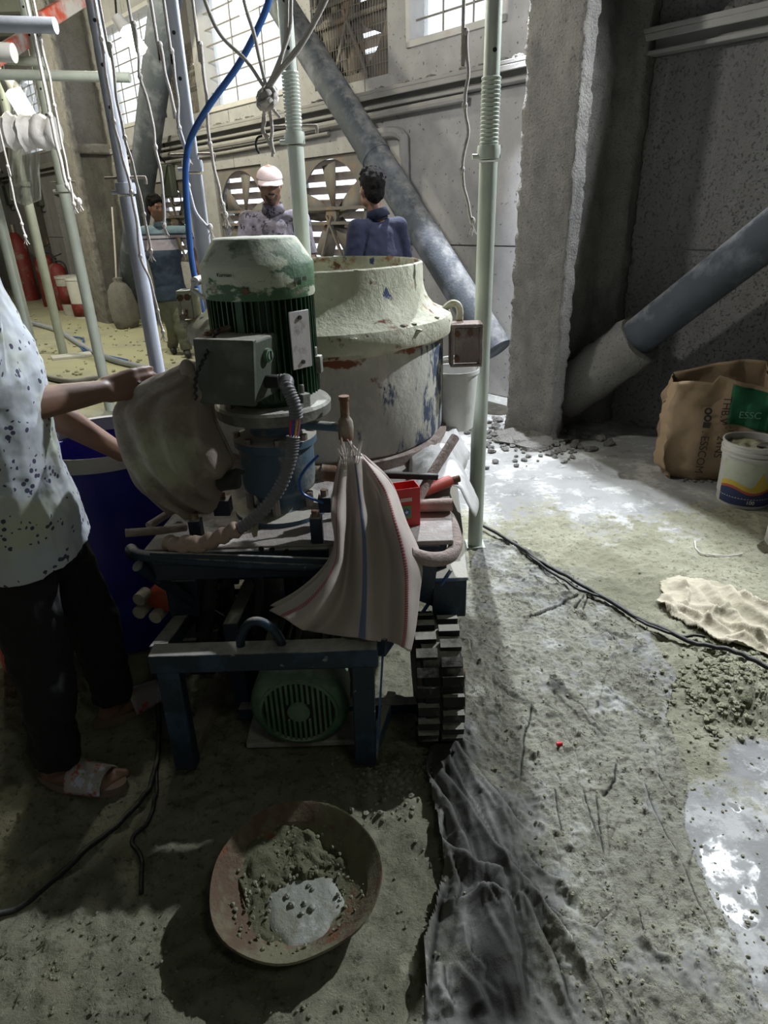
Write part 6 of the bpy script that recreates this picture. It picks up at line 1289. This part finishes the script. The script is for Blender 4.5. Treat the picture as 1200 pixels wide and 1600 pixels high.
f = Vector((.93, .36, 0)); base = Vector((J['pelvis'].x, J['pelvis'].y, 0)); hc = at(-120, 255, 1.47)
wd = (at(246, 590, 1.76)-J['wr_r'])
th, FH = build_man(base, 'worker in a pale floral shirt, black trousers and slippers beside the mixer', J, f, hc, f, M_skin2, M_flor, M_trou, 1.0, .0055, .62,
    {'r': (wd, Vector((.15,.75,-.7)), Vector((.1,.65,.75)), 1.12, .42, .1, .25), 'l': (at(240, 722, 1.95)-J['wr_l'], Vector((0,.3,-1)), Vector((0,-1,0)), 1.0, .4)}, hair='short', g=.032, shirt_low=.09, foot_dirs={'r': tr_-hr_, 'l': tl_-hl_})
rg = J['wr_r']+wd.normalized()*.108+Vector((0,-.012,-.006)); m = MB(); m.lathe([(.0095,-.004),(.0115,-.004),(.0115,.004),(.0095,.004),(.0095,-.004)], rg, 16, axis=wd); m.build('finger_ring', M_black, th)
M_strap = mat('slipper_strap', (.42,.36,.36), .6, layers=[((.45,.10,.06), 26, .56, .04, S1), ((.55,.60,.75), 18, .58, .04, S1), ((.25,.35,.18), 30, .62, .04, S1)], bump=.2)
for h_, t_, lb in ((hr_, tr_, 'pale slipper with colourful printed strap on the worker\'s near foot'), (hl_, tl_, 'dim pale slipper on the worker\'s far foot')):
    d = (t_-h_); L = d.length; d.normalize(); s = d.cross(Vector((0,0,1))); h0 = Vector((h_.x, h_.y, 0)); sl = thing('slipper', h0, lb, 'slipper')
    m = MB(); pr = []
    for i in range(28):
        a = 2*PI*i/28; x = math.cos(a); y = math.sin(a); pr.append((x*.145+.115, y*(.047+.007*x)))
    vs = [h0+d*x+s*y+Vector((0,0,z)) for z, sc in ((.006, 1),(.028, 1.03),(.034, .98)) for x, y in pr]
    m.add(vs, [tuple(range(27,-1,-1)), tuple(range(56, 84))]+[(i*28+k, i*28+(k+1) % 28, (i+1)*28+(k+1) % 28, (i+1)*28+k) for i in range(2) for k in range(28)]); m.build('sole', M_slip, sl)
    m = MB(); vs = []
    for i in range(9):
        for k in range(17):
            a = PI*k/16; x = .095+.11*i/8; vs.append(h0+d*x+s*(math.cos(a)*(.053-.004*i/8))+Vector((0,0,.022+(.062-.018*i/8)*math.sin(a))))
    m.add(vs, [(i*17+k, i*17+k+1, (i+1)*17+k+1, (i+1)*17+k) for i in range(8) for k in range(16)]); m.build('strap', M_strap, sl, smooth=True, solid=.005)
p = Vector((-1.35, 2.05, 0)); ob = thing('orange_bucket', p, 'orange bucket on the floor behind the worker\'s legs, mostly hidden', 'bucket'); m = MB(); m.lathe([(0,0),(.12,0),(.15,.30),(.155,.31),(.145,.31),(.115,.02),(0,.02)], p, 28); m.build('body', mat('orange_bucket_plastic', (.55,.06,.02), .45), ob)
